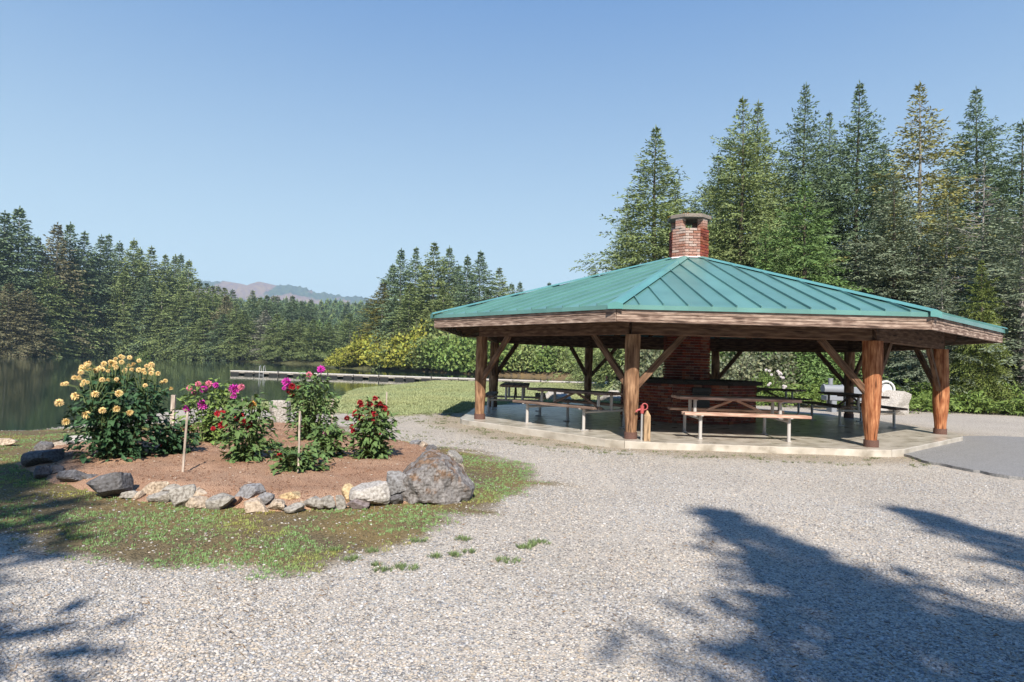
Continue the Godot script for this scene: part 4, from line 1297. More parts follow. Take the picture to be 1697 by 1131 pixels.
func build_rocks() -> void:
	for i in ROCKS.size():
		var r: Array = ROCKS[i]
		var label: String = "%s rock in the bed's front border, %s counting from the left" % [ROCK_TONE[r[4]], COUNT_WORDS[i]] if i < 32 else BACK_ROCKS[i - 32]
		var m := rock_mesh(i * 7 + 11, Vector3(r[2] * 1.02, r[3] * 1.18, r[2] * 0.8), M["rock_" + r[4]], 9, 0.03)
		var y: float = hgt(r[0], r[1]) + r[3] * 0.5
		if i == 31: y += 0.09
		tag(obj("border_rock", m, self, Transform3D(Basis(Vector3.UP, i * 0.9) if r[2] < 0.2 else Basis.IDENTITY, W(r[0], r[1] + r[2] * 0.3, y))), label, "rock", "rocks edging the dahlia bed")
	# the big boulder
	rng.seed = 4
	make_sphere(84, 42)
	var size := Vector3(0.68, 0.6, 0.6)
	var mb := MB.new()
	var pts := PackedVector3Array()
	var pl := [[Vector3(-0.75, 0.62, 0.1), 0.52], [Vector3(0.72, 0.66, 0.1), 0.62], [Vector3(0.2, 0.3, 0.9), 0.7], [Vector3(-0.3, 0.8, 0.5), 0.66], [Vector3(0.5, 0.1, 0.85), 0.75], [Vector3(-0.6, -0.1, 0.8), 0.8], [Vector3(0, -1, 0.2), 0.6], [Vector3(0.1, 1, 0.15), 0.6], [Vector3(0.3, 0.4, -0.9), 0.7], [Vector3(-0.5, 0.5, -0.7), 0.7]]
	for d in sphere_dirs:
		var rad := 1.0
		for q in pl:
			var c: float = d.dot((q[0] as Vector3).normalized())
			if c > 0.05: rad = minf(rad, q[1] / c)
		rad *= 1.0 + n1.get_noise_3dv(d * 16.0) * 0.13 + n2.get_noise_3dv(d * 60.0) * 0.06
		pts.append(d * rad * size * 0.72)
	for i in range(0, sphere_ix.size(), 3):
		var a := pts[sphere_ix[i]]
		var b := pts[sphere_ix[i + 1]]
		var c := pts[sphere_ix[i + 2]]
		if a.distance_squared_to(b) < 1e-9 or b.distance_squared_to(c) < 1e-9 or a.distance_squared_to(c) < 1e-9: continue
		var m := (a + b + c) / 3.0
		var rust := clampf(n1.get_noise_3dv(m * 90.0) * 2.0 + n2.get_noise_3dv(m * 260.0) * 1.4 + m.y * 2.6 - 0.35, 0.0, 1.0)
		var dk := 1.0 + n2.get_noise_3dv(m * 150.0) * 0.5
		mb.col = Color(0.62, 0.60, 0.60).lerp(Color(0.5, 0.30, 0.17), rust * 0.8) * dk * 0.85
		mb.tri(a, c, b)
	tag(obj("boulder", mb.mesh(M.rock_boulder), self, Transform3D(Basis.IDENTITY, W(-0.86, 7.2, 0.22))), "large dark grey and rust boulder at the bed's right end", "boulder")
	for q in [["monument_boulder", "broad grey sloping boulder below the engine relic's flywheel", 14.35, 24.6, Vector3(1.9, 1.2, 1.0), 0.3, 41], ["lawn_boulder", "broad low grey boulder seen behind the left picnic tables", 2.0, 27.6, Vector3(1.3, 0.7, 0.8), 0.12, 42], ["lawn_boulder", "grey boulder seen just left of the fireplace wall", 4.35, 27.8, Vector3(0.9, 0.75, 0.7), 0.16, 43]]:
		tag(obj(q[0], rock_mesh(q[6], q[4], M.rock_w, 9, 0.06), self, Transform3D(Basis.IDENTITY, W(q[2], q[3], hgt(q[2], q[3]) + q[5]))), q[1], "boulder")

# ---------------------------------------------------------------- materials
func build_materials() -> void:
	var white := Color.WHITE
	var g := mat("ground", 0.62, 0.62, 0.62, 0.95, 0.2)
	g.vertex_color_use_as_albedo = true
	g.albedo_color = Color.WHITE
	g.albedo_texture = noise_tex(4, 0.19, FastNoiseLite.TYPE_CELLULAR, [[0.0, Color(0.5, 0.5, 0.51)], [0.25, Color(0.74, 0.73, 0.71)], [0.5, Color(0.9, 0.88, 0.85)], [0.75, Color(0.82, 0.78, 0.73)], [1.0, Color(1, 0.99, 0.97)]], 1024)
	g.normal_enabled = true
	g.normal_texture = bump_tex(4, 0.19, FastNoiseLite.TYPE_CELLULAR, 5.0, 1024)
	g.normal_scale = 0.7
	tri_world(g, 0.42)
	var s := mat("soil", 0.56, 0.37, 0.26, 0.95, 0.15)
	s.vertex_color_use_as_albedo = true
	s.albedo_texture = noise_tex(9, 0.08, FastNoiseLite.TYPE_SIMPLEX, [[0.0, Color(0.5, 0.46, 0.44)], [0.45, Color(0.8, 0.78, 0.76)], [0.7, white], [1.0, Color(1, 0.98, 0.92)]], 512)
	s.normal_enabled = true
	s.normal_texture = bump_tex(10, 0.09, FastNoiseLite.TYPE_SIMPLEX, 6.0)
	tri_world(s, 1.2)
	var w := mat("water", 0.014, 0.034, 0.024, 0.04, 0.5)
	w.normal_enabled = true
	w.normal_texture = bump_tex(21, 0.02, FastNoiseLite.TYPE_SIMPLEX, 1.5)
	w.normal_scale = 0.05
	tri_world(w, 0.35)
	var a := mat("asphalt", 0.36, 0.355, 0.35, 0.9, 0.3)
	a.albedo_texture = noise_tex(31, 0.25, FastNoiseLite.TYPE_CELLULAR, [[0.0, Color(0.7, 0.7, 0.7)], [1.0, white]], 512)
	a.normal_enabled = true
	a.normal_texture = bump_tex(31, 0.25, FastNoiseLite.TYPE_CELLULAR, 3.0)
	tri_world(a, 0.9)
	var c := mat("concrete", 0.56, 0.52, 0.46, 0.36, 0.5)
	c.albedo_texture = noise_tex(33, 0.012, FastNoiseLite.TYPE_SIMPLEX, [[0.0, Color(0.68, 0.66, 0.63)], [0.4, Color(0.88, 0.87, 0.85)], [1.0, white]], 512, 6)
	c.roughness_texture = noise_tex(35, 0.01, FastNoiseLite.TYPE_SIMPLEX, [[0.0, Color(0.7, 0.7, 0.7)], [0.6, Color(0.9, 0.9, 0.9)], [1.0, white]], 256)
	c.normal_enabled = true
	c.normal_texture = bump_tex(36, 0.03, FastNoiseLite.TYPE_SIMPLEX, 0.8)
	c.normal_scale = 0.25
	tri_world(c, 0.35)
	mat("pebble", 0.68, 0.68, 0.68, 0.85, 0.3).vertex_color_use_as_albedo = true
	leafmat("blade", 0.5, 0.5, 0.5, 0.4)
	mat("hill", 1, 1, 1, 1.0, 0.0).vertex_color_use_as_albedo = true
	for q in [["dark", 0.205, 0.275, 0.165], ["olive", 0.29, 0.345, 0.15], ["yellow", 0.38, 0.345, 0.13], ["hemlock", 0.19, 0.29, 0.10], ["blue", 0.30, 0.34, 0.25], ["rust", 0.29, 0.255, 0.155], ["young", 0.23, 0.27, 0.075], ["bronze", 0.25, 0.225, 0.065], ["dead", 0.36, 0.34, 0.30]]:
		leafmat("needles_" + q[0], q[1], q[2], q[3], 0.35)
	leafmat("leaves_green", 0.25, 0.33, 0.11)
	leafmat("leaves_yellow", 0.44, 0.41, 0.09)
	leafmat("leaves_olive", 0.31, 0.35, 0.15)
	leafmat("leaves_grey", 0.32, 0.32, 0.24)
	leafmat("juniper", 0.24, 0.33, 0.09)
	leafmat("leaf_deep", 0.06, 0.12, 0.055, 0.3)
	leafmat("leaf_mid", 0.14, 0.21, 0.075, 0.4)
	leafmat("leaf_light", 0.22, 0.30, 0.09, 0.5)
	leafmat("petal_yellow", 0.9, 0.73, 0.31, 0.5)
	leafmat("petal_magenta", 0.62, 0.05, 0.42, 0.5)
	leafmat("petal_pink", 0.72, 0.22, 0.30, 0.5)
	leafmat("petal_palepink", 0.85, 0.45, 0.55, 0.5)
	leafmat("petal_red", 0.42, 0.018, 0.03, 0.4)
	leafmat("petal_orange", 0.85, 0.45, 0.1, 0.5)
	leafmat("petal_white", 0.85, 0.85, 0.8, 0.4)
	mat("stem", 0.12, 0.16, 0.06)
	var bk := mat("bark", 0.17, 0.135, 0.11, 0.95, 0.2)
	bk.albedo_texture = noise_tex(51, 0.05, FastNoiseLite.TYPE_SIMPLEX, [[0.0, Color(0.5, 0.5, 0.5)], [1.0, white]], 256)
	tri_world(bk, 0.5)
	var bl := mat("bark_pale", 0.45, 0.42, 0.38, 0.95, 0.2)
	bl.albedo_texture = bk.albedo_texture
	tri_world(bl, 0.5)
	timber("timber_dark", Color(0.28, 0.2, 0.16), Color(0.54, 0.43, 0.35), 3)
	timber("timber_brown", Color(0.30, 0.22, 0.17), Color(0.56, 0.44, 0.35), 5)
	timber("fascia", Color(0.34, 0.265, 0.23), Color(0.74, 0.66, 0.60), 7, 0.8, 0.6)
	timber("log_brown", Color(0.34, 0.235, 0.165), Color(0.68, 0.54, 0.42), 11, 0.75).uv1_scale = Vector3(0.5, 1.6, 1)
	timber("log_orange", Color(0.43, 0.225, 0.13), Color(0.79, 0.57, 0.41), 13, 0.7).uv1_scale = Vector3(0.5, 1.6, 1)
	timber("table_pale", Color(0.58, 0.44, 0.38), Color(0.82, 0.70, 0.63), 17, 0.7)
	timber("table_grey", Color(0.34, 0.28, 0.25), Color(0.60, 0.52, 0.47), 19, 0.75)
	timber("stake", Color(0.52, 0.47, 0.42), Color(0.82, 0.77, 0.72), 23)
	timber("post_wood", Color(0.46, 0.37, 0.28), Color(0.74, 0.63, 0.50), 29)
	timber("deck", Color(0.62, 0.60, 0.57), Color(0.85, 0.83, 0.80), 31)
	timber("deck_edge", Color(0.42, 0.40, 0.37), Color(0.66, 0.63, 0.6), 37)
	var r := mat("roof_green", 0.115, 0.31, 0.285, 0.34, 0.6)
	r.albedo_texture = noise_tex(61, 0.01, FastNoiseLite.TYPE_SIMPLEX, [[0.0, Color(0.86, 0.88, 0.88)], [0.5, Color(0.95, 0.95, 0.95)], [1.0, white]], 256)
	r.normal_enabled = true
	r.normal_texture = bump_tex(62, 0.008, FastNoiseLite.TYPE_SIMPLEX, 1.0, 256)
	r.normal_scale = 0.16
	tri_world(r, 0.3)
	for i in 4:
		var rv: StandardMaterial3D = r.duplicate()
		rv.resource_name = "roof_green%d" % i
		var tn: float = [0.93, 1.0, 1.06, 0.97][i]
		rv.albedo_color = lin(0.115 * tn, 0.262 * tn, 0.236 * tn)
		rv.uv1_offset = Vector3(i * 0.3, i * 0.17, 0)
		M["roof_green%d" % i] = rv
	mat("flashing", 0.7, 0.7, 0.7, 0.5)
	var ru := mat("rust", 0.21, 0.11, 0.085, 0.8, 0.4)
	ru.albedo_texture = bk.albedo_texture
	tri_world(ru, 4.0)
	var bt := noise_tex(71, 0.06, FastNoiseLite.TYPE_SIMPLEX, [[0.0, Color(0.42, 0.38, 0.36)], [0.4, Color(0.85, 0.8, 0.78)], [1.0, white]], 256)
	var bn := bump_tex(72, 0.06, FastNoiseLite.TYPE_SIMPLEX, 4.0, 256)
	var bc := [[0.40, 0.10, 0.06], [0.33, 0.085, 0.06], [0.46, 0.16, 0.09], [0.22, 0.08, 0.065], [0.42, 0.22, 0.16], [0.28, 0.12, 0.09], [0.55, 0.37, 0.31], [0.60, 0.50, 0.45], [0.45, 0.27, 0.22]]
	for i in 9:
		var m := mat("brick_%d" % i, bc[i][0], bc[i][1], bc[i][2], 0.9, 0.25)
		m.albedo_texture = bt
		m.normal_enabled = true
		m.normal_texture = bn
		tri_world(m, 2.5)
	var bm := mat("brick_many", 0.42, 0.16, 0.11, 0.9, 0.25)
	bm.vertex_color_use_as_albedo = true
	bm.albedo_texture = bt
	tri_world(bm, 2.5)
	var mo := mat("mortar", 0.5, 0.47, 0.42, 0.95, 0.2)
	mo.albedo_texture = bt
	tri_world(mo, 1.0)
	var ss := mat("soot_stone", 0.06, 0.055, 0.05, 0.9, 0.3)
	ss.albedo_texture = bt
	tri_world(ss, 1.0)
	var cs := mat("cap_stone", 0.30, 0.28, 0.25, 0.95, 0.2)
	cs.albedo_texture = bt
	tri_world(cs, 1.5)
	mat("moss", 0.30, 0.22, 0.06, 1.0, 0.1).vertex_color_use_as_albedo = true
	mat("iron", 0.035, 0.033, 0.032, 0.6, 0.5)
	mat("pipe", 0.42, 0.40, 0.38, 0.5, 0.5)
	var gv := mat("galvanised", 0.55, 0.55, 0.55, 0.4, 0.5)
	gv.metallic = 0.6
	mat("red_paint", 0.36, 0.07, 0.07, 0.5, 0.5)
	mat("machine_grey", 0.21, 0.225, 0.25, 0.5, 0.5)
	mat("machine_white", 0.58, 0.58, 0.56, 0.6, 0.4)
	mat("black_rubber", 0.02, 0.02, 0.02, 0.7, 0.4)
	var rt := noise_tex(81, 0.02, FastNoiseLite.TYPE_SIMPLEX, [[0.0, Color(0.45, 0.43, 0.42)], [0.4, Color(0.78, 0.76, 0.74)], [0.65, Color(0.92, 0.91, 0.9)], [1.0, white]], 512, 6)
	var rn := bump_tex(82, 0.035, FastNoiseLite.TYPE_SIMPLEX, 5.0)
	for q in [["d", 0.19, 0.19, 0.20], ["g", 0.40, 0.385, 0.355], ["t", 0.56, 0.47, 0.37], ["r", 0.45, 0.30, 0.22], ["b", 0.30, 0.305, 0.32], ["y", 0.64, 0.50, 0.30], ["p", 0.28, 0.24, 0.24], ["w", 0.55, 0.53, 0.50], ["boulder", 0.5, 0.5, 0.5]]:
		var m := mat("rock_" + q[0], q[1], q[2], q[3], 0.9, 0.25)
		m.albedo_texture = rt
		m.normal_enabled = true
		m.normal_texture = rn
		m.normal_scale = 0.8
		m.vertex_color_use_as_albedo = q[0] == "boulder"
		tri_world(m, 2.2)

func build_tree_kinds() -> void:
	# near: H about 18 m
	var k := 0
	for q in [["fir_a", 18.0, 5.2, 0.06, 54, 7, 0.2, 0.13, 0.21, 0.038, 0.30, 0.80], ["fir_b", 18.0, 5.2, 0.1, 50, 7, 0.2, 0.13, 0.21, 0.038, 0.42, 0.74], ["fir_c", 18.0, 5.2, 0.04, 56, 7, 0.2, 0.13, 0.2, 0.038, 0.22, 0.86], ["hemlock", 12.0, 4.6, 0.02, 42, 7, 0.18, 0.12, 0.18, 0.036, 0.55, 0.8], ["fir_dense", 14.0, 4.4, 0.05, 58, 8, 0.24, 0.16, 0.28, 0.066, 0.3, 0.8]]:
		k += 1
		tree_kinds[q[0]] = {"H": q[1], "R": q[2], "crown": crown_mesh(k * 17, q[1], q[2], q[3], q[4], q[5], q[6], q[7], q[8], q[9], q[10], q[11], M.needles_dark), "trunk": trunk_mesh(k, q[1], 0.24, M.bark, 14)}
	tree_kinds["sparse"] = {"H": 18.0, "R": 5.2, "crown": crown_mesh(91, 18.0, 5.2, 0.12, 52, 6, 0.22, 0.15, 0.22, 0.04, 0.30, 0.8, M.needles_yellow, 0.36, 0.25), "trunk": trunk_mesh(9, 18.0, 0.22, M.bark_pale, 60)}
	tree_kinds["bare"] = {"H": 14.0, "R": 2.4, "crown": crown_mesh(95, 14.0, 2.2, 0.2, 14, 3, 0.5, 0.3, 0.2, 0.03, 0.3, 0.7, M.needles_dead, 0.3, 0.5), "trunk": trunk_mesh(15, 14.0, 0.16, M.bark_pale, 190)}
	# far: H about 40 m, coarser sprays
	for i in 4:
		tree_kinds["far_%d" % i] = {"H": 38.0, "R": 8.5, "crown": crown_mesh(200 + i, 38.0, 8.5, 0.03 + 0.03 * i, 46, 7, 0.6, 0.45, 0.66, 0.15, 0.3 + 0.08 * i, 0.72, M.needles_dark, 0.4, 0.08), "trunk": trunk_mesh(20 + i, 38.0, 0.42, M.bark_pale, 8)}
	print("trees ", Time.get_ticks_msec())

# the place of tree i among the first n of a list, counted from the left
func skyline(list: Array, i: int, n: int) -> int:
	var k := 0
	for j in n:
		if list[j][0] / list[j][1] < list[i][0] / list[i][1]: k += 1
	return k

func build_trees() -> void:
	# the trees behind the camera whose shade falls on the forecourt
	for q in [[2.75, -9.9, 14.2, 3.7, "fir_dense", "fir whose pointed shade falls right of centre on the gravel"], [5.0, -9.7, 14.3, 3.6, "fir_dense", "fir whose shade reaches in from the right edge of the gravel"], [-5.6, -8.4, 14.4, 6.6, "fir_dense", "fir whose shade covers the left end of the dahlia bed"], [-3.7, -11.6, 13.9, 4.2, "fir_dense", "fir whose shade falls on the gravel at the lower left"]]:
		tree("fir_tree", q[4], q[0], q[1], q[2], q[3], "dark", q[5], "firs standing behind the viewpoint", int(q[0] * 10) + 70)
	var special := {0: "broad olive fir standing alone just left of the brick chimney", 1: "left one of the twin-topped olive firs right of the chimney", 2: "right one of the twin-topped olive firs right of the chimney", 3: "tall dark fir above the roof's middle, left of a shorter thin top", 4: "thin shorter dark top between two tall firs above the roof", 5: "tallest dark fir, with a broad full crown, above the roof's right half", 6: "yellowing thin fir with a pale trunk right of the tallest dark fir", 7: "dark fir near the right edge behind the bare grey tree", 8: "dark fir cut off by the right edge of the picture", 9: "bright green layered hemlock standing right behind the roof", 13: "small distant fir top peeking over the roof left of the chimney", 19: "small bright yellow-green young fir near the right edge"}
	for i in RIGHT_TREES.size():
		var q: Array = RIGHT_TREES[i]
		var proto: String = "hemlock" if q[4] == "hemlock" or q[4] == "young" else ("sparse" if q[4] == "yellow" or (q[4] == "blue" and i % 2 == 0) else ["fir_a", "fir_b", "fir_c"][i % 3])
		tree("hemlock_tree" if proto == "hemlock" else "fir_tree", proto, q[0], q[1], q[2], q[3] * (1.3 if proto == "hemlock" else 1.95), q[4], special.get(i, "conifer filling in the dense stand behind the pavilion"), "conifers behind the pavilion", i)
	tree("dead_tree", "bare", 22.9, 31.5, 12.0, 2.5, "dead", "bare grey dead conifer near the right edge of the stand", "", 3)
	tree("hemlock_tree", "hemlock", 15.2, 34.2, 6.4, 4.0, "hemlock", "low green hemlock seen under the roof right of the fireplace", "conifers behind the pavilion", 44)
	tree("hemlock_tree", "hemlock", 12.0, 38.0, 7.5, 3.6, "hemlock", "shaded hemlock deep behind the pavilion's right half", "conifers behind the pavilion", 47)
	for i in POINT_TREES.size():
		var q: Array = POINT_TREES[i]
		var bk: float = (q[1] + 9.0) / q[1]
		tree("shore_conifer", "far_%d" % (i % 4), q[0] * bk, q[1] + 9.0, 1.53 + (q[2] - 1.53) * bk, q[3] * 1.8, q[4], "bronze-tinged cedar at the left end of the wooded point" if q[4] == "bronze" else ("conifer on the wooded point, %s skyline treetop from its left" % COUNT_WORDS[skyline(POINT_TREES, i, 9)] if i < 9 else "lower conifer within the clump on the wooded point"), "conifers on the wooded point", i)
	for i in LEFT_TREES.size():
		var q: Array = LEFT_TREES[i]
		tree("shore_conifer", "far_%d" % ((i * 3 + i / 4) % 4), q[0], q[1], q[2], q[3] * 2.2, q[4], "pale dead conifer on the far shore, left of the dock's end" if q[4] == "dead" else ("rusty brown-tipped conifer among the firs on the far left shore" if q[4] == "rust" else ("tall fir on the far left shore, %s skyline treetop from the left" % COUNT_WORDS[skyline(LEFT_TREES, i, 21)] if i < 21 else "lower conifer within the wall of firs on the far left shore")), "conifers on the far left shore", i)
	# a second rank closes the wood behind the front trees
	rng.seed = 31
	for i in 46:
		var x := rr(-215, -70)
		var d := 200.0 + (x + 215.0) * 0.42 + rr(22, 75)
		tree("shore_conifer", "far_%d" % (i % 4), x, d, hgt(x, d) + rr(26, 34) * clampf(1.0 - (x + 160.0) / 230.0, 0.62, 1.0), 11.0, ["dark", "dark", "olive"][i % 3], "conifer in the second rank behind the far left shore", "conifers behind the far left shore", i + 100)
	# the far wooded slope
	rng.seed = 37
	for v in 2:
		var xf := []
		var cc := PackedColorArray()
		for i in 2400:
			var d := 235.0 + 1050.0 * pow(rng.randf(), 0.9)
			var x := d * rr(-0.66, 0.06)
			if d < 300.0 and x < -90.0: continue
			if sdist(Vector2(x, d), lake) < 6.0: continue
			var s := rr(0.7, 1.15) * lerpf(0.5, 1.0, smoothstep(240.0, 620.0, d))
			xf.append(Transform3D(Basis(Vector3.UP, rr(0, TAU)).scaled(Vector3(s * rr(0.9, 1.2), s, s)), W(x, d, hgt(x, d) - 0.5)))
			var tn := rr(0.7, 1.0)
			cc.append(Color(tn * rr(0.8, 1.0), tn, tn * rr(0.7, 0.95)))
		scatter("distant_forest", "distant conifer forest covering the slope beyond the lake", "forest", crown_mesh(300 + v, 23.0, 4.6, 0.03, 15, 6, 1.0, 1.1, 1.5, 0.42, 0.3, 0.8, M.needles_olive if v else M.needles_dark, 0.36), xf, cc)
	print("woods ", Time.get_ticks_msec())

func shrub(called: String, label: String, group: String, mesh: Mesh, stems: Mesh, at: Vector2, s: Vector3, turn: float, m: Material) -> Node3D:
	var t := thing(called, label, "shrub", W(at.x, at.y, hgt(at.x, at.y)), group, turn)
	t.scale = s
	obj("stems", stems, t)
	obj("foliage", mesh, t, Transform3D.IDENTITY, m)
	return t

func build_shrubs() -> void:
	var lm := []
	var sm := []
	for i in 3:
		lm.append(leafy_mesh(400 + i, Vector3(3.2, 5.0, 3.0), 24, 4200, 0.36, M.leaves_green))
		sm.append(stems_mesh(410 + i, Vector3(3.2, 5.0, 3.0), 8, 0.09, M.bark))
	rng.seed = 12
	# along the point and behind the lawn water
	var px := [[-37, 140.5, 1.0, "yellow"], [-33, 140, 1.4, "yellow"], [-30, 140, 2.2, "yellow"], [-26, 135.5, 1.9, "yellow"], [-22, 132, 2.2, "yellow"], [-19, 128.5, 1.6, "yellow"], [-17.5, 128, 2.1, "yellow"], [-15, 124, 2.0, "olive"], [-12, 120.5, 1.7, "green"], [-8, 116.5, 1.9, "green"], [-5, 114, 1.2, "green"], [-2, 111, 1.5, "green"], [2, 110.5, 1.4, "olive"], [5.5, 109.5, 1.5, "green"], [9, 108.5, 1.2, "olive"], [12.5, 107.5, 1.4, "green"], [16, 103, 1.3, "green"], [19.5, 97, 1.3, "olive"], [21.5, 88, 1.3, "green"], [-27, 143, 2.2, "olive"], [-10, 127, 2.2, "olive"], [0, 118, 1.9, "green"], [8, 116, 1.8, "green"], [23, 80, 1.2, "green"], [20, 72, 1.1, "olive"], [24, 66, 1.2, "green"]]
	for i in px.size():
		var q: Array = px[i]
		var lab: String = {"yellow": "yellow-green bushy tree at the water's edge on the point", "olive": "olive-green bushy tree along the shore across the lawn", "green": "mid-green bushy tree along the shore across the lawn"}[q[3]]
		shrub("shore_bush", lab, "bushy trees along the opposite shore, %s ones" % q[3], lm[i % 3], sm[i % 3], Vector2(q[0], q[1]), Vector3(q[2] * rr(0.85, 1.1), q[2] * rr(0.75, 1.05), q[2] * 0.9), rr(0, TAU), M["leaves_" + q[3]])
	# along the far left shore
	for i in 26:
		var t := i / 25.0
		var p := Vector2(-141, 178).lerp(Vector2(-139, 220), t * 4.0) if t < 0.25 else (Vector2(-139, 220).lerp(Vector2(-85, 214), (t - 0.25) * 2.3) if t < 0.68 else Vector2(-85, 214).lerp(Vector2(-58, 197), (t - 0.68) * 3.1))
		var s := rr(0.7, 1.7)
		var kind: String = ["green", "olive", "green", "grey", "olive"][i % 5]
		shrub("shore_bush", "rounded %s bush at the waterline of the far left shore" % {"green": "green", "olive": "olive", "grey": "pale grey"}[kind], "bushes along the far left shore, %s ones" % kind, lm[i % 3], sm[i % 3], p + Vector2(rr(-2, 2), rr(1.5, 4)), Vector3(s * 1.1, s * rr(0.8, 1.1), s), rr(0, TAU), M["leaves_" + kind])
	# shrubs close behind the pavilion
	var near := []
	for i in 2: near.append(leafy_mesh(430 + i, Vector3(1.6, 2.4, 1.5), 20, 5200, 0.13, M.leaves_grey))
	var nst := stems_mesh(440, Vector3(1.6, 2.4, 1.5), 12, 0.03, M.bark)
	var grey_at := [[10.2, 30.0, 1.1], [12.5, 31.5, 1.2], [9.0, 32.5, 1.2], [7.6, 36.0, 1.3]]
	for i in 4: shrub("grey_shrub", ["grey-leaved shrub right of the fireplace, nearest the white flowers", "grey-brown shrub behind the white-flowering shrub", "grey shrub seen beside the brick flue's right edge", "grey-green shrub far behind the fireplace"][i], "grey shrubs behind the fireplace", near[i % 2], nst, Vector2(grey_at[i][0], grey_at[i][1]), Vector3.ONE * grey_at[i][2], i * 1.3, M.leaves_grey)
	var wf := shrub("flowering_shrub", "green shrub with white flower heads right of the fireplace", "", near[1], nst, Vector2(10.9, 27.6), Vector3(0.5, 0.62, 0.5), 0.4, M.leaves_green)
	rng.seed = 8
	for i in 16:
		var u := rand_dir()
		obj("flower", flower_meshes["white"][i % 2], wf, Transform3D(Basis(Vector3.RIGHT, 0.9).scaled(Vector3(0.12, 0.1, 0.12)), Vector3(u.x * 1.3, 1.2 + absf(u.y) * 1.3, absf(u.z) * 1.2 + 0.3)))
	var jm := [juniper_mesh(450, 1.5, 0.8, M.juniper), juniper_mesh(451, 1.5, 0.8, M.juniper)]
	var jst := stems_mesh(452, Vector3(1.0, 0.5, 1.0), 8, 0.03, M.bark)
	rng.seed = 9
	var jx := [[14.6, 26.6], [16.0, 26.8], [17.3, 27.6], [18.6, 27.4], [19.8, 26.6], [21.0, 26.0], [22.3, 25.4], [16.6, 28.8], [18.4, 29.2], [20.2, 28.4], [21.8, 27.6], [23.2, 26.6], [24.4, 25.4], [14.0, 28.0], [11.8, 27.6], [15.2, 29.6], [23.6, 28.6]]
	for i in jx.size():
		shrub("juniper", ("low spreading juniper in the front row of the bank, %s from the pavilion" % COUNT_WORDS[i] if i < 7 else "low spreading juniper in the back rows of the right bank"), "junipers in the bank behind the gravel", jm[i % 2], jst, Vector2(jx[i][0], jx[i][1]), Vector3(rr(0.9, 1.25), rr(0.9, 1.5), rr(0.9, 1.2)), rr(0, TAU), M.juniper)

func build_dahlias() -> void:
	for key in ["leaf_deep", "leaf_mid", "leaf_light"]:
		var l := []
		for tn in [0.65, 0.82, 1.0]:
			var mb := MB.new()
			mb.col = Color(tn * 0.95, tn, tn * 0.9)
			mb.leaf(Vector3.ZERO, Vector3.BACK, Vector3.RIGHT, 1.0, 0.3)
			l.append(mb.mesh(M[key]))
		leaf_meshes.append(l)
	for c in ["yellow", "magenta", "pink", "palepink", "red", "orange", "white"]:
		flower_meshes[c] = [flower_mesh(1, M["petal_" + c]), flower_mesh(2, M["petal_" + c], 5, 0.7)]
	var yl := []
	rng.seed = 61
	for i in 72:
		var a := rr(0, TAU)
		var q := sqrt(rng.randf())
		var x := cos(a) * q * 0.70
		var top := 0.98 + 0.46 * sqrt(maxf(0.0, 1.0 - q * q * 0.95))
		yl.append([x, top * rr(0.93, 1.03) - 0.02, "yellow", rr(0.025, 0.036), sin(a) * q * 0.55])
	for p in [[-0.1, 0.72], [0.28, 0.8], [-0.35, 0.62], [0.1, 0.78], [-0.45, 0.86], [0.45, 0.76], [0.0, 0.98], [-0.25, 0.95], [0.3, 1.0]]: yl.append([p[0], p[1], "yellow", 0.045, 0.55])
	dahlia("largest dahlia, a dark bush topped with many yellow pompon flowers", Vector2(-5.23, 8.75), 1.25, 1.18, 2300, 280, yl, 0, 501, 0.02)
	dahlia("broad light-green dahlia with magenta and pink flowers", Vector2(-4.91, 10.67), 1.05, 1.05, 1100, 200, FL_PURPLE, 2, 502, 0.05)
	dahlia("red-flowered dahlia standing in front of the magenta and pink one", Vector2(-3.53, 8.75), 0.7, 0.92, 700, 150, FL_RED, 1, 503, 0.02)
	dahlia("tall leafy dahlia with magenta and red flowers at its top left", Vector2(-3.44, 11.32), 0.86, 1.25, 1200, 200, FL_TALL, 1, 504, 0.05)
	dahlia("upright dahlia bush covered with dark red flowers, nearest the boulder", Vector2(-1.95, 9.29), 0.62, 0.85, 900, 180, FL_BUSH, 1, 505, 0.02)
	dahlia("low leafy dahlia with one red flower behind the front stake", Vector2(-2.62, 8.2), 0.75, 0.32, 420, 120, FL_LOW, 1, 506, 0.0)
	dahlia("small leafy dahlia with pale pink flowers behind the low one", Vector2(-2.56, 9.18), 0.5, 0.5, 420, 100, FL_MID, 1, 507, 0.0)
	dahlia("dark shaded dahlia with pale pink flowers beside the yellow bush", Vector2(-4.75, 9.2), 0.55, 0.5, 420, 100, FL_DARK, 0, 508, 0.0)
	dahlia("tiny dahlia with a single red flower in mid bed", Vector2(-3.64, 9.9), 0.3, 0.14, 80, 40, FL_SMALL, 1, 509, 0.0)

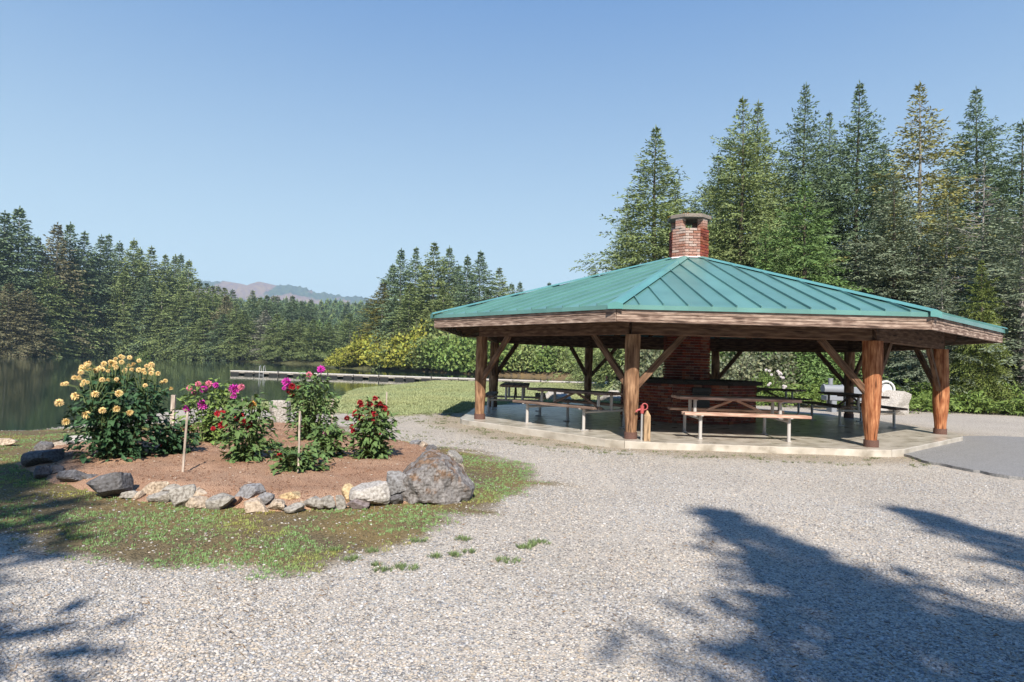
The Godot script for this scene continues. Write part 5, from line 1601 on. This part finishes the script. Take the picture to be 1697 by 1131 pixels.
# ---------------------------------------------------------------- the scene
func _ready() -> void:
	var cam := Camera3D.new()
	cam.name = "camera"
	cam.position = Vector3(0, 1.53, 0)
	cam.rotation = Vector3(0.0332, 0, 0.0289)
	cam.fov = 55.44
	cam.near = 0.05
	cam.far = 12000.0
	add_child(cam)
	cam.make_current()
	var sky := ProceduralSkyMaterial.new()
	sky.sky_top_color = lin(0.001, 0.089, 0.314)
	sky.sky_horizon_color = lin(0.491, 0.640, 0.674)
	sky.sky_curve = 0.26
	sky.ground_bottom_color = Color(0.4, 0.42, 0.4)
	sky.ground_horizon_color = Color(0.70, 0.80, 0.88)
	sky.sun_angle_max = 1.0
	var env := Environment.new()
	env.background_mode = Environment.BG_SKY
	env.sky = Sky.new()
	env.sky.sky_material = sky
	env.tonemap_mode = Environment.TONE_MAPPER_LINEAR
	env.tonemap_exposure = 1.75
	env.sdfgi_enabled = true
	env.ssao_enabled = true
	env.ssil_enabled = true
	env.fog_enabled = true
	env.fog_density = 0.0002
	env.fog_light_color = Color(0.78, 0.88, 0.97)
	var we := WorldEnvironment.new()
	we.name = "world"
	we.environment = env
	add_child(we)
	var sun := DirectionalLight3D.new()
	sun.name = "sun"
	sun.rotation = Vector3(deg_to_rad(-40.0), 0.03, 0)
	sun.light_energy = 1.6
	sun.light_angular_distance = 0.5
	sun.light_color = Color(1.0, 0.965, 0.915)
	sun.shadow_enabled = true
	add_child(sun)
	n1.seed = 5
	n1.frequency = 0.05
	n1.noise_type = FastNoiseLite.TYPE_SIMPLEX
	n2.seed = 9
	n2.frequency = 0.05
	n2.noise_type = FastNoiseLite.TYPE_SIMPLEX
	lake = poly(LAKE)
	grass = poly(GRASS)
	bed = poly(BED)
	lawn = poly(LAWN)
	build_materials()
	build_ground()
	build_floor()
	build_pavilion()
	build_fireplace()
	print("pavilion ", Time.get_ticks_msec())
	make_sphere()
	build_tree_kinds()
	build_trees()
	build_rocks()
	make_table("pale-planked picnic table in front of the fireplace, nearest the camera", 0, 4.45, M.table_pale, 1)
	make_table("weathered picnic table at the front left side of the pavilion", -1, 4.55, M.table_grey, 2)
	make_table("picnic table seen end-on at the far left of the pavilion", -2, 4.7, M.table_grey, 3)
	make_table("picnic table seen end-on at the right side of the pavilion", 2, 4.48, M.table_grey, 4)
	make_table("picnic table at the back right, half hidden by the brick wall", 3, 4.5, M.table_grey, 5)
	build_small_things()
	build_dahlias()
	build_shrubs()
	print("shrubs ", Time.get_ticks_msec())
	build_cover()
	print("done ", Time.get_ticks_msec())
